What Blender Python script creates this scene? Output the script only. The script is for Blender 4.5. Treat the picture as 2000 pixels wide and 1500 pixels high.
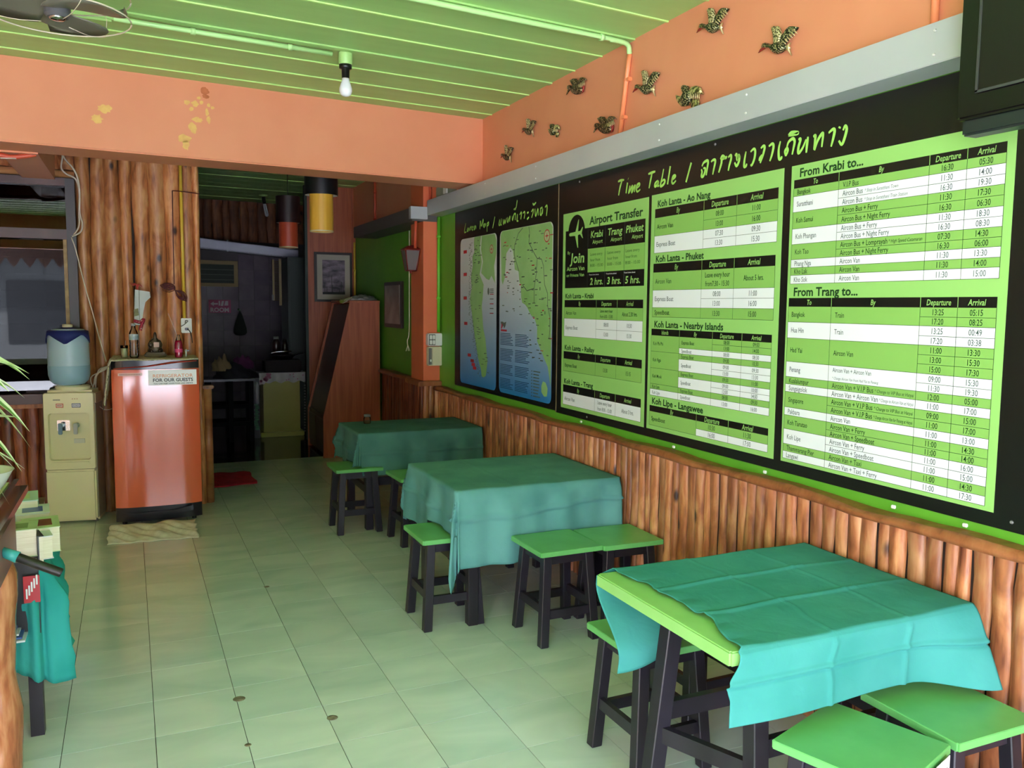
import bpy, bmesh, math, random
from mathutils import Vector, Matrix, Euler
random.seed(7)
for o in list(bpy.data.objects): bpy.data.objects.remove(o)
S = bpy.context.scene
COL = S.collection
PI = math.pi
# ------------------------------------------------------------------ camera
cam = bpy.data.cameras.new('camera'); cam.sensor_width = 36; cam.sensor_fit = 'HORIZONTAL'
cam.lens = 1636.83/2000*36; cam.clip_start = .05; cam.clip_end = 200
co = bpy.data.objects.new('camera', cam); COL.objects.link(co); S.camera = co
yaw, pit, rol = .4195, -.0934, .0088
f = Vector((math.sin(yaw)*math.cos(pit), math.cos(yaw)*math.cos(pit), math.sin(pit)))
r0 = Vector((math.cos(yaw), -math.sin(yaw), 0)); u0 = r0.cross(f)
r = r0*math.cos(rol)+u0*math.sin(rol); u = -r0*math.sin(rol)+u0*math.cos(rol)
M4 = Matrix((r, u, -f)).transposed().to_4x4(); M4.translation = Vector((0, 0, 1.5638))
co.matrix_world = M4
# ------------------------------------------------------------------ world, sun, exposure
W = bpy.data.worlds.new('world'); S.world = W; W.use_nodes = True
nt = W.node_tree; bg = nt.nodes['Background']
bg.inputs[0].default_value = (.83, .86, 1.0, 1); bg.inputs[1].default_value = 15.0
sun = bpy.data.lights.new('sun', 'SUN'); sun.energy = 30; sun.angle = .02; sun.color = (1, .96, .98)
so = bpy.data.objects.new('sun', sun); COL.objects.link(so)
so.rotation_euler = Vector((.15, -.62, -.78)).to_track_quat('-Z', 'Y').to_euler()
pl = bpy.data.lights.new('shopfront_portal', 'AREA'); pl.shape = 'RECTANGLE'; pl.size = 5.2; pl.size_y = 2.75
pl.cycles.is_portal = True
po = bpy.data.objects.new('shopfront_portal', pl); COL.objects.link(po); po.location = (-.35, -1.42, 1.35)
po.rotation_euler = Vector((0, 1, 0)).to_track_quat('-Z', 'Z').to_euler()
S.view_settings.view_transform = 'Standard'; S.view_settings.look = 'None'
S.view_settings.gamma = 1; S.view_settings.use_curve_mapping = False
S.view_settings.exposure = 1.03
S.cycles.max_bounces = 10; S.cycles.diffuse_bounces = 6; S.cycles.glossy_bounces = 4; S.cycles.transparent_max_bounces = 12
S.cycles.caustics_reflective = False; S.cycles.caustics_refractive = False
S.cycles.sample_clamp_indirect = 6
# ------------------------------------------------------------------ materials
def lin(c):
    return tuple(((x/255)/12.92 if x/255 <= .04045 else ((x/255+.055)/1.055)**2.4) for x in c)+(1,)
MATS = {}
def mat(name, c, rough=.5, c2=None, scale=6, metal=0, stretch=(1, 1, 1), bump=0, rnd=0, spec=.5, detail=4, dist=0, ramp=(.35, .65), coat=0, emit=0, alpha=None, objco=True):
    if name in MATS: return MATS[name]
    m = bpy.data.materials.new(name); m.use_nodes = True; MATS[name] = m
    t = m.node_tree; N = t.nodes; L = t.links; p = N['Principled BSDF']
    p.inputs['Base Color'].default_value = lin(c); p.inputs['Roughness'].default_value = rough
    p.inputs['Metallic'].default_value = metal; p.inputs['Specular IOR Level'].default_value = spec
    p.inputs['Coat Weight'].default_value = coat; p.inputs['Coat Roughness'].default_value = .08
    m.diffuse_color = lin(c)
    if c2 or bump:
        tc = N.new('ShaderNodeTexCoord'); mp = N.new('ShaderNodeMapping'); mp.inputs['Scale'].default_value = stretch
        L.new(tc.outputs['Object'], mp.inputs[0])
        nz = N.new('ShaderNodeTexNoise'); nz.inputs['Scale'].default_value = scale; nz.inputs['Detail'].default_value = detail
        nz.inputs['Distortion'].default_value = dist
        if rnd:
            oi = N.new('ShaderNodeObjectInfo'); ad = N.new('ShaderNodeVectorMath'); ad.operation = 'ADD'
            ml = N.new('ShaderNodeMath'); ml.operation = 'MULTIPLY'; ml.inputs[1].default_value = 37
            L.new(oi.outputs['Random'], ml.inputs[0]); L.new(mp.outputs[0], ad.inputs[0]); L.new(ml.outputs[0], ad.inputs[1])
            L.new(ad.outputs[0], nz.inputs['Vector'])
        else: L.new(mp.outputs[0], nz.inputs['Vector'])
        if c2:
            cr = N.new('ShaderNodeValToRGB'); cr.color_ramp.elements[0].position = ramp[0]; cr.color_ramp.elements[1].position = ramp[1]
            cr.color_ramp.elements[0].color = lin(c); cr.color_ramp.elements[1].color = lin(c2)
            L.new(nz.outputs['Fac'], cr.inputs[0]); out = cr.outputs[0]
            if rnd:
                hs = N.new('ShaderNodeHueSaturation'); mr = N.new('ShaderNodeMapRange')
                mr.inputs['To Min'].default_value = 1-rnd; mr.inputs['To Max'].default_value = 1+rnd
                L.new(oi.outputs['Random'], mr.inputs[0]); L.new(mr.outputs[0], hs.inputs['Value']); L.new(out, hs.inputs['Color']); out = hs.outputs[0]
            L.new(out, p.inputs['Base Color'])
        if bump:
            b = N.new('ShaderNodeBump'); b.inputs['Strength'].default_value = bump; b.inputs['Distance'].default_value = .01
            L.new(nz.outputs['Fac'], b.inputs['Height']); L.new(b.outputs[0], p.inputs['Normal'])
    if emit:
        p.inputs['Emission Color'].default_value = lin(c); p.inputs['Emission Strength'].default_value = emit
    return m
def wood(name, dark, mid, light, rough=.35, knots=True, rnd=.3, unit=(1, 1, 1)):
    """peeled, stained poles: long streaks, blotches and dark knots"""
    m = bpy.data.materials.new(name); m.use_nodes = True; MATS[name] = m
    t = m.node_tree; N = t.nodes; L = t.links; p = N['Principled BSDF']; p.inputs['Roughness'].default_value = rough
    tc = N.new('ShaderNodeTexCoord'); oi = N.new('ShaderNodeObjectInfo')
    ml = N.new('ShaderNodeMath'); ml.operation = 'MULTIPLY'; ml.inputs[1].default_value = 53
    L.new(oi.outputs['Random'], ml.inputs[0])
    ad = N.new('ShaderNodeVectorMath'); ad.operation = 'ADD'; un = N.new('ShaderNodeVectorMath'); un.operation = 'MULTIPLY'; un.inputs[1].default_value = unit; L.new(tc.outputs['Object'], un.inputs[0]); L.new(un.outputs[0], ad.inputs[0]); L.new(ml.outputs[0], ad.inputs[1])
    def nz(sc, st, det=4, di=0):
        mp = N.new('ShaderNodeMapping'); mp.inputs['Scale'].default_value = st; L.new(ad.outputs[0], mp.inputs[0])
        n = N.new('ShaderNodeTexNoise'); n.inputs['Scale'].default_value = sc; n.inputs['Detail'].default_value = det; n.inputs['Distortion'].default_value = di
        L.new(mp.outputs[0], n.inputs['Vector']); return n
    a = nz(55, (1, 1, .10), 4, .5); b = nz(13, (1, 1, .35), 4, .8)
    cr = N.new('ShaderNodeValToRGB'); e = cr.color_ramp.elements
    e[0].position = .3; e[0].color = lin(dark); e[1].position = .72; e[1].color = lin(light)
    x = e.new(.48); x.color = lin(mid)
    mx = N.new('ShaderNodeMix'); mx.data_type = 'FLOAT'; mx.inputs[0].default_value = .62
    L.new(a.outputs['Fac'], mx.inputs[2]); L.new(b.outputs['Fac'], mx.inputs[3]); L.new(mx.outputs[0], cr.inputs[0])
    out = cr.outputs[0]
    if knots:
        mp = N.new('ShaderNodeMapping'); mp.inputs['Scale'].default_value = (1, 1, .45); L.new(ad.outputs[0], mp.inputs[0])
        v = N.new('ShaderNodeTexVoronoi'); v.inputs['Scale'].default_value = 9; L.new(mp.outputs[0], v.inputs['Vector'])
        kr = N.new('ShaderNodeValToRGB'); kr.color_ramp.elements[0].position = .07; kr.color_ramp.elements[1].position = .17
        kr.color_ramp.elements[0].color = (1, 1, 1, 1); kr.color_ramp.elements[1].color = (0, 0, 0, 1)
        L.new(v.outputs['Distance'], kr.inputs[0])
        m2 = N.new('ShaderNodeMix'); m2.data_type = 'RGBA'; L.new(kr.outputs[0], m2.inputs[0]); L.new(out, m2.inputs[6])
        m2.inputs[7].default_value = lin(tuple(int(q*.55) for q in dark)); out = m2.outputs[2]
    hs = N.new('ShaderNodeHueSaturation'); mr = N.new('ShaderNodeMapRange'); mr.inputs['To Min'].default_value = 1-rnd; mr.inputs['To Max'].default_value = 1+rnd
    L.new(oi.outputs['Random'], mr.inputs[0]); L.new(mr.outputs[0], hs.inputs['Value']); L.new(out, hs.inputs['Color'])
    L.new(hs.outputs[0], p.inputs['Base Color'])
    bp = N.new('ShaderNodeBump'); bp.inputs['Strength'].default_value = .35; bp.inputs['Distance'].default_value = .01
    L.new(mx.outputs[0], bp.inputs['Height']); L.new(bp.outputs[0], p.inputs['Normal'])
    return m
def glass(name, tint=(235, 240, 240), refl=1.45, rough=.0, trans=.9):
    m = bpy.data.materials.new(name); m.use_nodes = True; MATS[name] = m
    t = m.node_tree; N = t.nodes; L = t.links; N.remove(N['Principled BSDF'])
    tr = N.new('ShaderNodeBsdfTransparent'); c = lin(tint); tr.inputs[0].default_value = (c[0]*trans, c[1]*trans, c[2]*trans, 1)
    g = N.new('ShaderNodeBsdfGlossy'); g.inputs['Roughness'].default_value = rough
    fr = N.new('ShaderNodeFresnel'); fr.inputs[0].default_value = refl; mx = N.new('ShaderNodeMixShader')
    L.new(fr.outputs[0], mx.inputs[0]); L.new(tr.outputs[0], mx.inputs[1]); L.new(g.outputs[0], mx.inputs[2])
    L.new(mx.outputs[0], N['Material Output'].inputs[0]); return m
# palette
ORANGE = mat('orange_wall_paint', (220, 142, 106), .45, (224, 148, 112), 3, spec=.35, bump=.05)
ORANGE_D = mat('orange_trim_paint', (222, 110, 70), .45, (226, 118, 76), 5)
GREENW = mat('green_wall_paint', (88, 158, 40), .5, (96, 168, 46), 3, bump=.04)
GREENC = mat('green_ceiling_paint', (158, 202, 122), .42, (164, 208, 128), 2.5, bump=.04, stretch=(1, 5, 1))
GREENB = mat('highlight_green_bead', (190, 232, 140), .35)  # paler than the boards: the light that bead edges catch is painted in
GREENP = mat('green_pipe_paint', (180, 226, 150), .35)
TRUNK = mat('grey_trunking', (170, 174, 176), .32, (178, 181, 182), 2)
LOG = wood('peeled_pole_wood', (92, 44, 30), (172, 106, 66), (222, 168, 116), unit=(.058, .058, .88))
LOGT = wood('lightened_tall_pole_wood', (104, 52, 32), (190, 122, 74), (232, 180, 122), unit=(.093, .093, 2.6))  # same wood as the wainscot, lightened against weak light at the far partition
LOGD = wood('stained_dark_pole_wood', (70, 28, 18), (122, 60, 38), (168, 98, 64), unit=(.08, .08, .8))
LOGK = wood('kitchen_pole_wood', (60, 30, 16), (110, 62, 34), (150, 96, 56), .6, unit=(.1, .1, .5))
RAIL = wood('rail_wood', (118, 66, 36), (158, 94, 54), (182, 118, 74), .45, knots=False)
PLY = mat('reddish_plywood', (158, 78, 50), .4, (186, 100, 66), 3, stretch=(9, 9, .5), detail=6, dist=.8)
PLYD = mat('dark_varnish_board', (62, 26, 18), .35, (84, 38, 26), 3, stretch=(9, 9, .6), detail=6)
DARKW = mat('dark_painted_wood', (27, 24, 31), .4, (38, 34, 45), 7, stretch=(1, 1, .3), bump=.15, rnd=.1)
SEATG = mat('green_seat_paint', (98, 172, 96), .38, (108, 182, 106), 8, bump=.08, rnd=.06)
TOPG = mat('table_edge_green_paint', (142, 200, 112), .4, (150, 206, 120), 9, bump=.1)
def clothmat(name, c, c2):
    m = mat(name, c, .75, c2, 60, detail=8, bump=.12, spec=.15)
    p = m.node_tree.nodes['Principled BSDF']; p.inputs['Sheen Weight'].default_value = .35; return m
CLOTH = clothmat('teal_table_cotton', (32, 128, 106), (40, 140, 118))
CLOTHB = clothmat('faded_teal_cotton', (62, 150, 150), (76, 164, 164))
BLACKP = mat('black_board_print', (16, 18, 16), .32, spec=.5)
PG = mat('board_light_green_print', (146, 198, 108), .4)
PG2 = mat('board_row_green_print', (134, 184, 92), .4)
PWH = mat('board_white_print', (226, 230, 232), .4)
PTX = mat('board_dark_green_ink', (14, 58, 20), .5)
PGR = mat('board_grey_ink', (84, 100, 98), .5)
PLN = mat('board_line_ink', (22, 62, 28), .5)
WHITE = mat('white_plastic', (228, 230, 224), .35)
CREAM = mat('cream_plastic', (214, 208, 176), .4)
BLACK = mat('black_plastic', (14, 14, 15), .3)
GREY = mat('grey_plastic', (120, 120, 116), .45)
CHROME = mat('chrome', (200, 200, 205), .12, metal=1)
REDP = mat('red_paint', (190, 60, 48), .4)
YEL = mat('yellow_conduit', (222, 186, 66), .4)
WIRE = mat('white_cable', (206, 196, 182), .5)
MAROON = mat('maroon_cord', (84, 26, 32), .6)
# ------------------------------------------------------------------ object helpers
ORG = {}
def tag(o, label=None, cat=None, group=None, kind=None):
    if label: o['label'] = label
    if cat: o['category'] = cat
    if group: o['group'] = group
    if kind: o['kind'] = kind
    return o
def thing(name, label, cat, loc=(0, 0, 0), rz=0, group=None, kind=None):
    o = bpy.data.objects.new(name, None); COL.objects.link(o); o.empty_display_size = .1
    o.location = loc; o.rotation_euler = (0, 0, rz)
    ORG[o.name] = Vector(loc) if not rz else None
    return tag(o, label, cat, group, kind)
def obj(name, bm, m, parent=None, local=False, smooth=False, label=None):
    """link a bmesh as ONE object; bm is in world coordinates unless local"""
    me = bpy.data.meshes.new(name)
    if parent is not None and not local:
        org = ORG.get(parent.name)
        if org is not None and org.length > 0: bmesh.ops.translate(bm, verts=bm.verts, vec=-org)
    if smooth is True or smooth:
        for fc in bm.faces: fc.smooth = True
    bm.to_mesh(me); bm.free()
    ms = m if isinstance(m, (list, tuple)) else [m]
    for q in ms: me.materials.append(q)
    if smooth == 'auto':
        try: me.set_sharp_from_angle(angle=math.radians(40))
        except Exception: pass
    o = bpy.data.objects.new(name, me); COL.objects.link(o)
    if parent is not None: o.parent = parent; ORG[o.name] = ORG.get(parent.name)
    if label: o['label'] = label
    return o
def dupmesh(src, name, parent, loc, rot=(0, 0, 0), scale=(1, 1, 1)):
    o = bpy.data.objects.new(name, src); COL.objects.link(o); o.parent = parent
    org = ORG.get(parent.name) if parent else None
    o.location = Vector(loc)-(org or Vector()); o.rotation_euler = rot; o.scale = scale; return o
def copy_tree(o, parent=None):
    c = o.copy(); COL.objects.link(c); c.parent = parent
    for ch in list(o.children): copy_tree(ch, c)
    return c
B = bmesh.new
def bx(bm, x0, x1, y0, y1, z0, z1, mi=0, bev=0):
    g = bmesh.ops.create_cube(bm, size=1)['verts']
    bmesh.ops.scale(bm, vec=(x1-x0, y1-y0, z1-z0), verts=g); bmesh.ops.translate(bm, vec=((x0+x1)/2, (y0+y1)/2, (z0+z1)/2), verts=g)
    fs = {fc for v in g for fc in v.link_faces}
    for fc in fs: fc.material_index = mi
    if bev:
        es = list({e for v in g for e in v.link_edges})
        bmesh.ops.bevel(bm, geom=es, offset=bev, segments=2, affect='EDGES', clamp_overlap=True)
    return bm
def rotz(bm, a, c=(0, 0, 0)):
    bmesh.ops.rotate(bm, verts=bm.verts, cent=c, matrix=Matrix.Rotation(a, 3, 'Z')); return bm
def cyl(bm, p0, p1, r0, r1=None, n=16, caps=True, mi=0):
    p0 = Vector(p0); p1 = Vector(p1); r1 = r0 if r1 is None else r1
    d = (p1-p0).normalized(); a = d.orthogonal().normalized(); b = d.cross(a)
    A = [bm.verts.new(p0+(a*math.cos(2*PI*i/n)+b*math.sin(2*PI*i/n))*r0) for i in range(n)]
    Z = [bm.verts.new(p1+(a*math.cos(2*PI*i/n)+b*math.sin(2*PI*i/n))*r1) for i in range(n)]
    for i in range(n):
        q = bm.faces.new((A[i], A[(i+1) % n], Z[(i+1) % n], Z[i])); q.material_index = mi; q.smooth = True
    if caps:
        q = bm.faces.new(A[::-1]); q.material_index = mi; q = bm.faces.new(Z); q.material_index = mi
    return bm
def tube(bm, pts, r, n=8, mi=0, taper=None):
    pts = [Vector(p) for p in pts]; rings = []; a = None
    for i, p in enumerate(pts):
        d = (pts[min(i+1, len(pts)-1)]-pts[max(i-1, 0)])
        d = d.normalized() if d.length > 1e-9 else Vector((0, 0, 1))
        if a is None: a = d.orthogonal().normalized()
        a = (a-d*a.dot(d)); a = a.normalized() if a.length > 1e-6 else d.orthogonal().normalized()
        b = d.cross(a); rr = r if taper is None else r*taper[i]
        rings.append([bm.verts.new(p+(a*math.cos(2*PI*k/n)+b*math.sin(2*PI*k/n))*rr) for k in range(n)])
    for A, Z in zip(rings, rings[1:]):
        for k in range(n):
            q = bm.faces.new((A[k], A[(k+1) % n], Z[(k+1) % n], Z[k])); q.material_index = mi; q.smooth = True
    bm.faces.new(rings[0][::-1]).material_index = mi; bm.faces.new(rings[-1]).material_index = mi
    return bm
def lathe(bm, prof, c=(0, 0, 0), n=24, mi=0, close=True, sx=1, sy=1):
    """prof: (r, z) list bottom to top"""
    c = Vector(c); rings = []
    for rr, z in prof:
        rings.append([bm.verts.new(c+Vector((rr*sx*math.cos(2*PI*k/n), rr*sy*math.sin(2*PI*k/n), z))) for k in range(n)])
    for A, Z in zip(rings, rings[1:]):
        for k in range(n):
            q = bm.faces.new((A[k], A[(k+1) % n], Z[(k+1) % n], Z[k])); q.material_index = mi; q.smooth = True
    if close:
        bm.faces.new(rings[0][::-1]).material_index = mi; bm.faces.new(rings[-1]).material_index = mi
    return bm
def prism(bm, poly, vec, mi=0):
    A = [bm.verts.new(Vector(p)) for p in poly]; Z = [bm.verts.new(Vector(p)+Vector(vec)) for p in poly]; n = len(A)
    bm.faces.new(A[::-1]).material_index = mi; bm.faces.new(Z).material_index = mi
    for i in range(n): bm.faces.new((A[i], A[(i+1) % n], Z[(i+1) % n], Z[i])).material_index = mi
    bmesh.ops.recalc_face_normals(bm, faces=bm.faces); return bm
def bez(pts, n=8):
    """smooth curve through points (catmull-rom)"""
    P = [Vector(p) for p in pts]; P = [2*P[0]-P[1]]+P+[2*P[-1]-P[-2]]; out = []
    for i in range(1, len(P)-2):
        for k in range(n):
            t = k/n; a, b, c, d = P[i-1:i+3]
            out.append(.5*((2*b)+(-a+c)*t+(2*a-5*b+4*c-d)*t*t+(-a+3*b-3*c+d)*t**3))
    out.append(P[-2]); return out
def sstep(t): t = max(0, min(1, t)); return t*t*(3-2*t)
# ------------------------------------------------------------------ text helper
_tc = bpy.data.curves.new('glyphs', 'FONT'); _to = bpy.data.objects.new('glyphs', _tc); COL.objects.link(_to)
_tc.resolution_u = 2
_cache = {}
def glyphs(s, bold=0, shear=0):
    k = (s, bold, shear)
    if k not in _cache:
        _tc.body = s; _tc.offset = bold; _tc.shear = shear; _tc.size = 1; _tc.align_x = 'LEFT'
        bpy.context.view_layer.update()
        me = bpy.data.meshes.new_from_object(_to.evaluated_get(bpy.context.evaluated_depsgraph_get()))
        vs = [v.co.copy() for v in me.vertices]; fs = [tuple(p.vertices) for p in me.polygons]
        bpy.data.meshes.remove(me)
        _cache[k] = (vs, fs, min((v.x for v in vs), default=0), max((v.x for v in vs), default=1))
    return _cache[k]
_H = glyphs('H'); CAPH = max(v.y for v in _H[0])
def put(bm, s, org, right, up, h, width=None, align='L', asp=.8, mi=0, bold=0, shear=0):
    """flat lettering: org = baseline point, right / up unit vectors, h = cap height; width fits the text"""
    vs, fs, x0, x1 = glyphs(s, bold, shear); sy = h/CAPH; sx = sy*asp
    if width and (x1-x0) > 1e-6: sx = width/(x1-x0)
    w = (x1-x0)*sx; off = {'L': 0, 'C': -w/2, 'R': -w}[align]
    org = Vector(org); right = Vector(right); up = Vector(up)
    nv = [bm.verts.new(org+right*((v.x-x0)*sx+off)+up*(v.y*sy)) for v in vs]
    for q in fs:
        try: bm.faces.new([nv[i] for i in q]).material_index = mi
        except ValueError: pass
def stroke(bm, pts, x, w, mi=0):
    """flat brush stroke on the plane x = const; pts (y, z)"""
    if len(pts) < 2: return
    P = bez([Vector((x, p[0], p[1])) for p in pts], 4) if len(pts) > 2 else [Vector((x, p[0], p[1])) for p in pts]
    L = []; R = []
    for i, p in enumerate(P):
        d = P[min(i+1, len(P)-1)]-P[max(i-1, 0)]
        if d.length < 1e-7: d = Vector((0, 1, 0))
        d.normalize(); nrm = Vector((0, -d.z, d.y)); ww = w*(.55+.45*math.sin(PI*min(1, (i+.6)/(len(P)))))
        L.append(bm.verts.new(p+nrm*ww/2)); R.append(bm.verts.new(p-nrm*ww/2))
    for i in range(len(P)-1): bm.faces.new((L[i], L[i+1], R[i+1], R[i])).material_index = mi
# traced brush strokes (y, z on the board) and bird outlines (metres)
TT= [[[3.857,2.214],[3.829,2.217],[3.797,2.215]],[[3.816,2.215],[3.834,2.185],[3.849,2.142]],[[3.763,2.197],[3.776,2.145]],[[3.758,2.217],[3.755,2.215]],[[3.738,2.179],[3.751,2.142],[3.725,2.168],[3.713,2.173],[3.721,2.142],[3.698,2.168],[3.689,2.173],[3.696,2.141]],[[3.677,2.156],[3.65,2.168],[3.65,2.178],[3.67,2.174],[3.677,2.153],[3.667,2.14],[3.641,2.148]],[[3.571,2.214],[3.537,2.217],[3.51,2.218]],[[3.537,2.216],[3.55,2.181],[3.562,2.144]],[[3.486,2.172],[3.507,2.163],[3.512,2.148],[3.498,2.148],[3.48,2.166],[3.487,2.145],[3.474,2.147]],[[3.439,2.22],[3.451,2.18],[3.463,2.142],[3.436,2.148],[3.426,2.162],[3.437,2.169],[3.453,2.162]],[[3.384,2.225],[3.404,2.143]],[[3.368,2.157],[3.343,2.169],[3.343,2.176],[3.36,2.174],[3.368,2.151],[3.357,2.141],[3.335,2.152]],[[3.219,2.217],[3.256,2.134]],[[3.143,2.176],[3.137,2.164],[3.141,2.147],[3.13,2.143],[3.117,2.158],[3.115,2.177],[3.129,2.179]],[[3.139,2.189],[3.125,2.204],[3.096,2.206],[3.101,2.172],[3.106,2.145]],[[3.075,2.199],[3.057,2.205],[3.044,2.198],[3.053,2.166],[3.06,2.142]],[[3.01,2.2],[2.996,2.212],[2.974,2.2],[2.966,2.207]],[[2.978,2.201],[3.0,2.196],[3.001,2.185],[3.011,2.16],[3.019,2.145]],[[2.957,2.2],[2.94,2.207],[2.937,2.192],[2.947,2.167],[2.954,2.144]],[[2.913,2.199],[2.903,2.205],[2.896,2.18],[2.889,2.2],[2.879,2.188]],[[2.914,2.172],[2.9,2.156],[2.885,2.173],[2.88,2.194]],[[2.842,2.206],[2.85,2.173],[2.851,2.147],[2.839,2.147],[2.835,2.156]],[[2.814,2.2],[2.795,2.209],[2.785,2.198],[2.789,2.169],[2.803,2.145],[2.811,2.149]],[[2.752,2.204],[2.737,2.211],[2.729,2.203],[2.739,2.172],[2.753,2.146]],[[2.743,2.177],[2.755,2.165],[2.759,2.155]],[[2.705,2.204],[2.685,2.211],[2.677,2.199],[2.685,2.168],[2.696,2.145]],[[2.639,2.213],[2.647,2.182],[2.643,2.147],[2.631,2.146],[2.628,2.154]],[[2.606,2.151],[2.596,2.169],[2.601,2.179],[2.611,2.169],[2.606,2.151]],[[2.602,2.182],[2.593,2.202],[2.571,2.211],[2.56,2.199],[2.565,2.174],[2.571,2.151]],[[2.596,2.228],[2.579,2.236],[2.545,2.229],[2.551,2.225],[2.596,2.226]],[[2.54,2.201],[2.533,2.204],[2.529,2.199],[2.538,2.174],[2.537,2.151],[2.517,2.166],[2.499,2.196]],[[2.49,2.204],[2.493,2.181],[2.496,2.146]],[[2.463,2.199],[2.454,2.202],[2.452,2.192],[2.457,2.151]],[[2.454,2.148],[2.44,2.181],[2.419,2.203],[2.414,2.195],[2.418,2.154]],[[2.387,2.199],[2.366,2.209],[2.358,2.201],[2.364,2.173],[2.372,2.148]],[[2.336,2.206],[2.333,2.212]],[[2.336,2.163],[2.321,2.147],[2.309,2.168],[2.301,2.197],[2.309,2.21],[2.318,2.196]]]
LMP= [[[6.091,2.189],[6.111,2.157],[6.119,2.121],[6.079,2.123]],[[6.042,2.152],[6.063,2.136],[6.051,2.124],[6.026,2.145],[6.023,2.125]],[[6.0,2.151],[6.01,2.125]],[[6.003,2.146],[5.976,2.152],[5.984,2.127]],[[5.945,2.155],[5.957,2.128],[5.937,2.126]],[[5.964,2.148],[5.93,2.149]],[[5.896,2.156],[5.917,2.142],[5.911,2.126],[5.884,2.15],[5.876,2.127]],[[5.794,2.181],[5.801,2.121]],[[5.787,2.18],[5.772,2.141],[5.736,2.186],[5.742,2.133]],[[5.706,2.154],[5.728,2.143],[5.718,2.128],[5.695,2.151],[5.689,2.13]],[[5.663,2.153],[5.662,2.092]],[[5.661,2.15],[5.632,2.156],[5.638,2.138],[5.66,2.132]],[[5.518,2.185],[5.558,2.108]],[[5.43,2.159],[5.443,2.124],[5.427,2.118]],[[5.397,2.162],[5.414,2.124],[5.397,2.119]],[[5.371,2.154],[5.364,2.12],[5.345,2.147],[5.338,2.123],[5.313,2.159]],[[5.294,2.162],[5.294,2.127],[5.253,2.164],[5.26,2.127]],[[5.219,2.163],[5.212,2.133],[5.189,2.168],[5.162,2.169],[5.169,2.131]],[[5.195,2.203],[5.159,2.207],[5.177,2.199]],[[5.138,2.258],[5.155,2.209]],[[5.13,2.167],[5.139,2.126],[5.117,2.121]],[[5.098,2.159],[5.074,2.172],[5.068,2.161],[5.079,2.128]],[[5.045,2.164],[5.022,2.171],[5.016,2.159],[5.027,2.128]],[[4.981,2.158],[4.958,2.163]],[[4.98,2.119],[4.952,2.131]],[[4.919,2.161],[4.891,2.173],[4.891,2.154],[4.912,2.123]],[[4.898,2.213],[4.881,2.202],[4.848,2.213]],[[4.864,2.175],[4.852,2.127],[4.82,2.17],[4.813,2.128]],[[4.782,2.162],[4.787,2.135],[4.771,2.129],[4.75,2.163],[4.755,2.132]],[[4.788,2.167],[4.756,2.173]],[[4.719,2.169],[4.695,2.178],[4.69,2.157],[4.7,2.115]]]
BIRD_A= {"body":[[-0.088,0.027],[-0.082,0.039],[-0.066,0.039],[-0.049,0.031],[-0.036,0.022],[-0.02,0.022],[0.005,0.022],[0.03,0.008],[0.049,-0.003],[0.052,-0.012],[0.031,-0.017],[0.016,-0.021],[-0.002,-0.02],[-0.019,-0.01],[-0.035,0.007],[-0.052,0.019],[-0.071,0.021]],"beak":[[-0.081,0.026],[-0.088,0.029],[-0.104,0.025],[-0.115,0.014],[-0.101,0.017],[-0.078,0.02]],"wing":[[-0.025,0.019],[-0.025,0.042],[-0.031,0.065],[-0.04,0.089],[-0.024,0.091],[-0.011,0.085],[-0.005,0.085],[0.005,0.076],[0.015,0.056],[0.019,0.043],[0.014,0.028],[0.011,0.011]],"wing2":[[0.008,0.012],[0.019,0.034],[0.034,0.047],[0.045,0.058],[0.063,0.063],[0.084,0.058],[0.106,0.049],[0.097,0.041],[0.083,0.035],[0.071,0.026],[0.057,0.018],[0.042,0.007],[0.024,0.004]],"tail":[[0.04,0.0],[0.055,0.0],[0.067,0.005],[0.061,-0.008],[0.069,-0.017],[0.062,-0.017],[0.074,-0.045],[0.059,-0.026],[0.04,-0.013]]}
BIRD_B= {"body":[[-0.108,0.025],[-0.102,0.039],[-0.081,0.039],[-0.054,0.025],[-0.04,0.013],[-0.021,0.024],[0.019,0.018],[0.046,0.002],[0.072,-0.016],[0.066,-0.03],[0.034,-0.035],[-0.006,-0.03],[-0.046,-0.011],[-0.063,0.008],[-0.087,0.014]],"beak":[[-0.102,0.03],[-0.112,0.019],[-0.131,-0.003],[-0.114,0.004],[-0.09,0.014]],"wing":[[-0.04,0.019],[-0.068,0.047],[-0.084,0.063],[-0.049,0.067],[-0.015,0.059],[0.012,0.034],[0.019,0.008]],"wing2":[[0.013,0.01],[0.025,0.038],[0.051,0.049],[0.083,0.042],[0.109,0.023],[0.077,0.028],[0.064,0.019],[0.046,0.002]],"tail":[[0.033,0.002],[0.058,0.009],[0.082,-0.003],[0.079,-0.017],[0.073,-0.031],[0.053,-0.035],[0.027,-0.03]]}
BIRD_C= {"body":[[-0.041,0.061],[-0.026,0.062],[-0.002,0.052],[0.006,0.037],[0.037,0.023],[0.03,0.002],[0.02,-0.022],[0.002,-0.034],[-0.03,-0.025],[-0.046,-0.008],[-0.039,0.013],[-0.02,0.027],[-0.029,0.047]],"wing":[[-0.032,0.02],[-0.063,0.02],[-0.092,0.033],[-0.087,0.014],[-0.07,-0.008],[-0.045,-0.027],[-0.014,-0.033],[0.001,-0.009]],"wing2":[[-0.001,0.027],[0.029,0.04],[0.059,0.04],[0.089,0.027],[0.112,-0.009],[0.083,0.004],[0.061,0.0],[0.039,-0.013],[0.008,-0.002]],"tail":[[0.024,-0.019],[0.046,-0.015],[0.073,-0.02],[0.084,-0.034],[0.078,-0.052],[0.064,-0.063],[0.045,-0.059],[0.025,-0.043]]}
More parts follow.
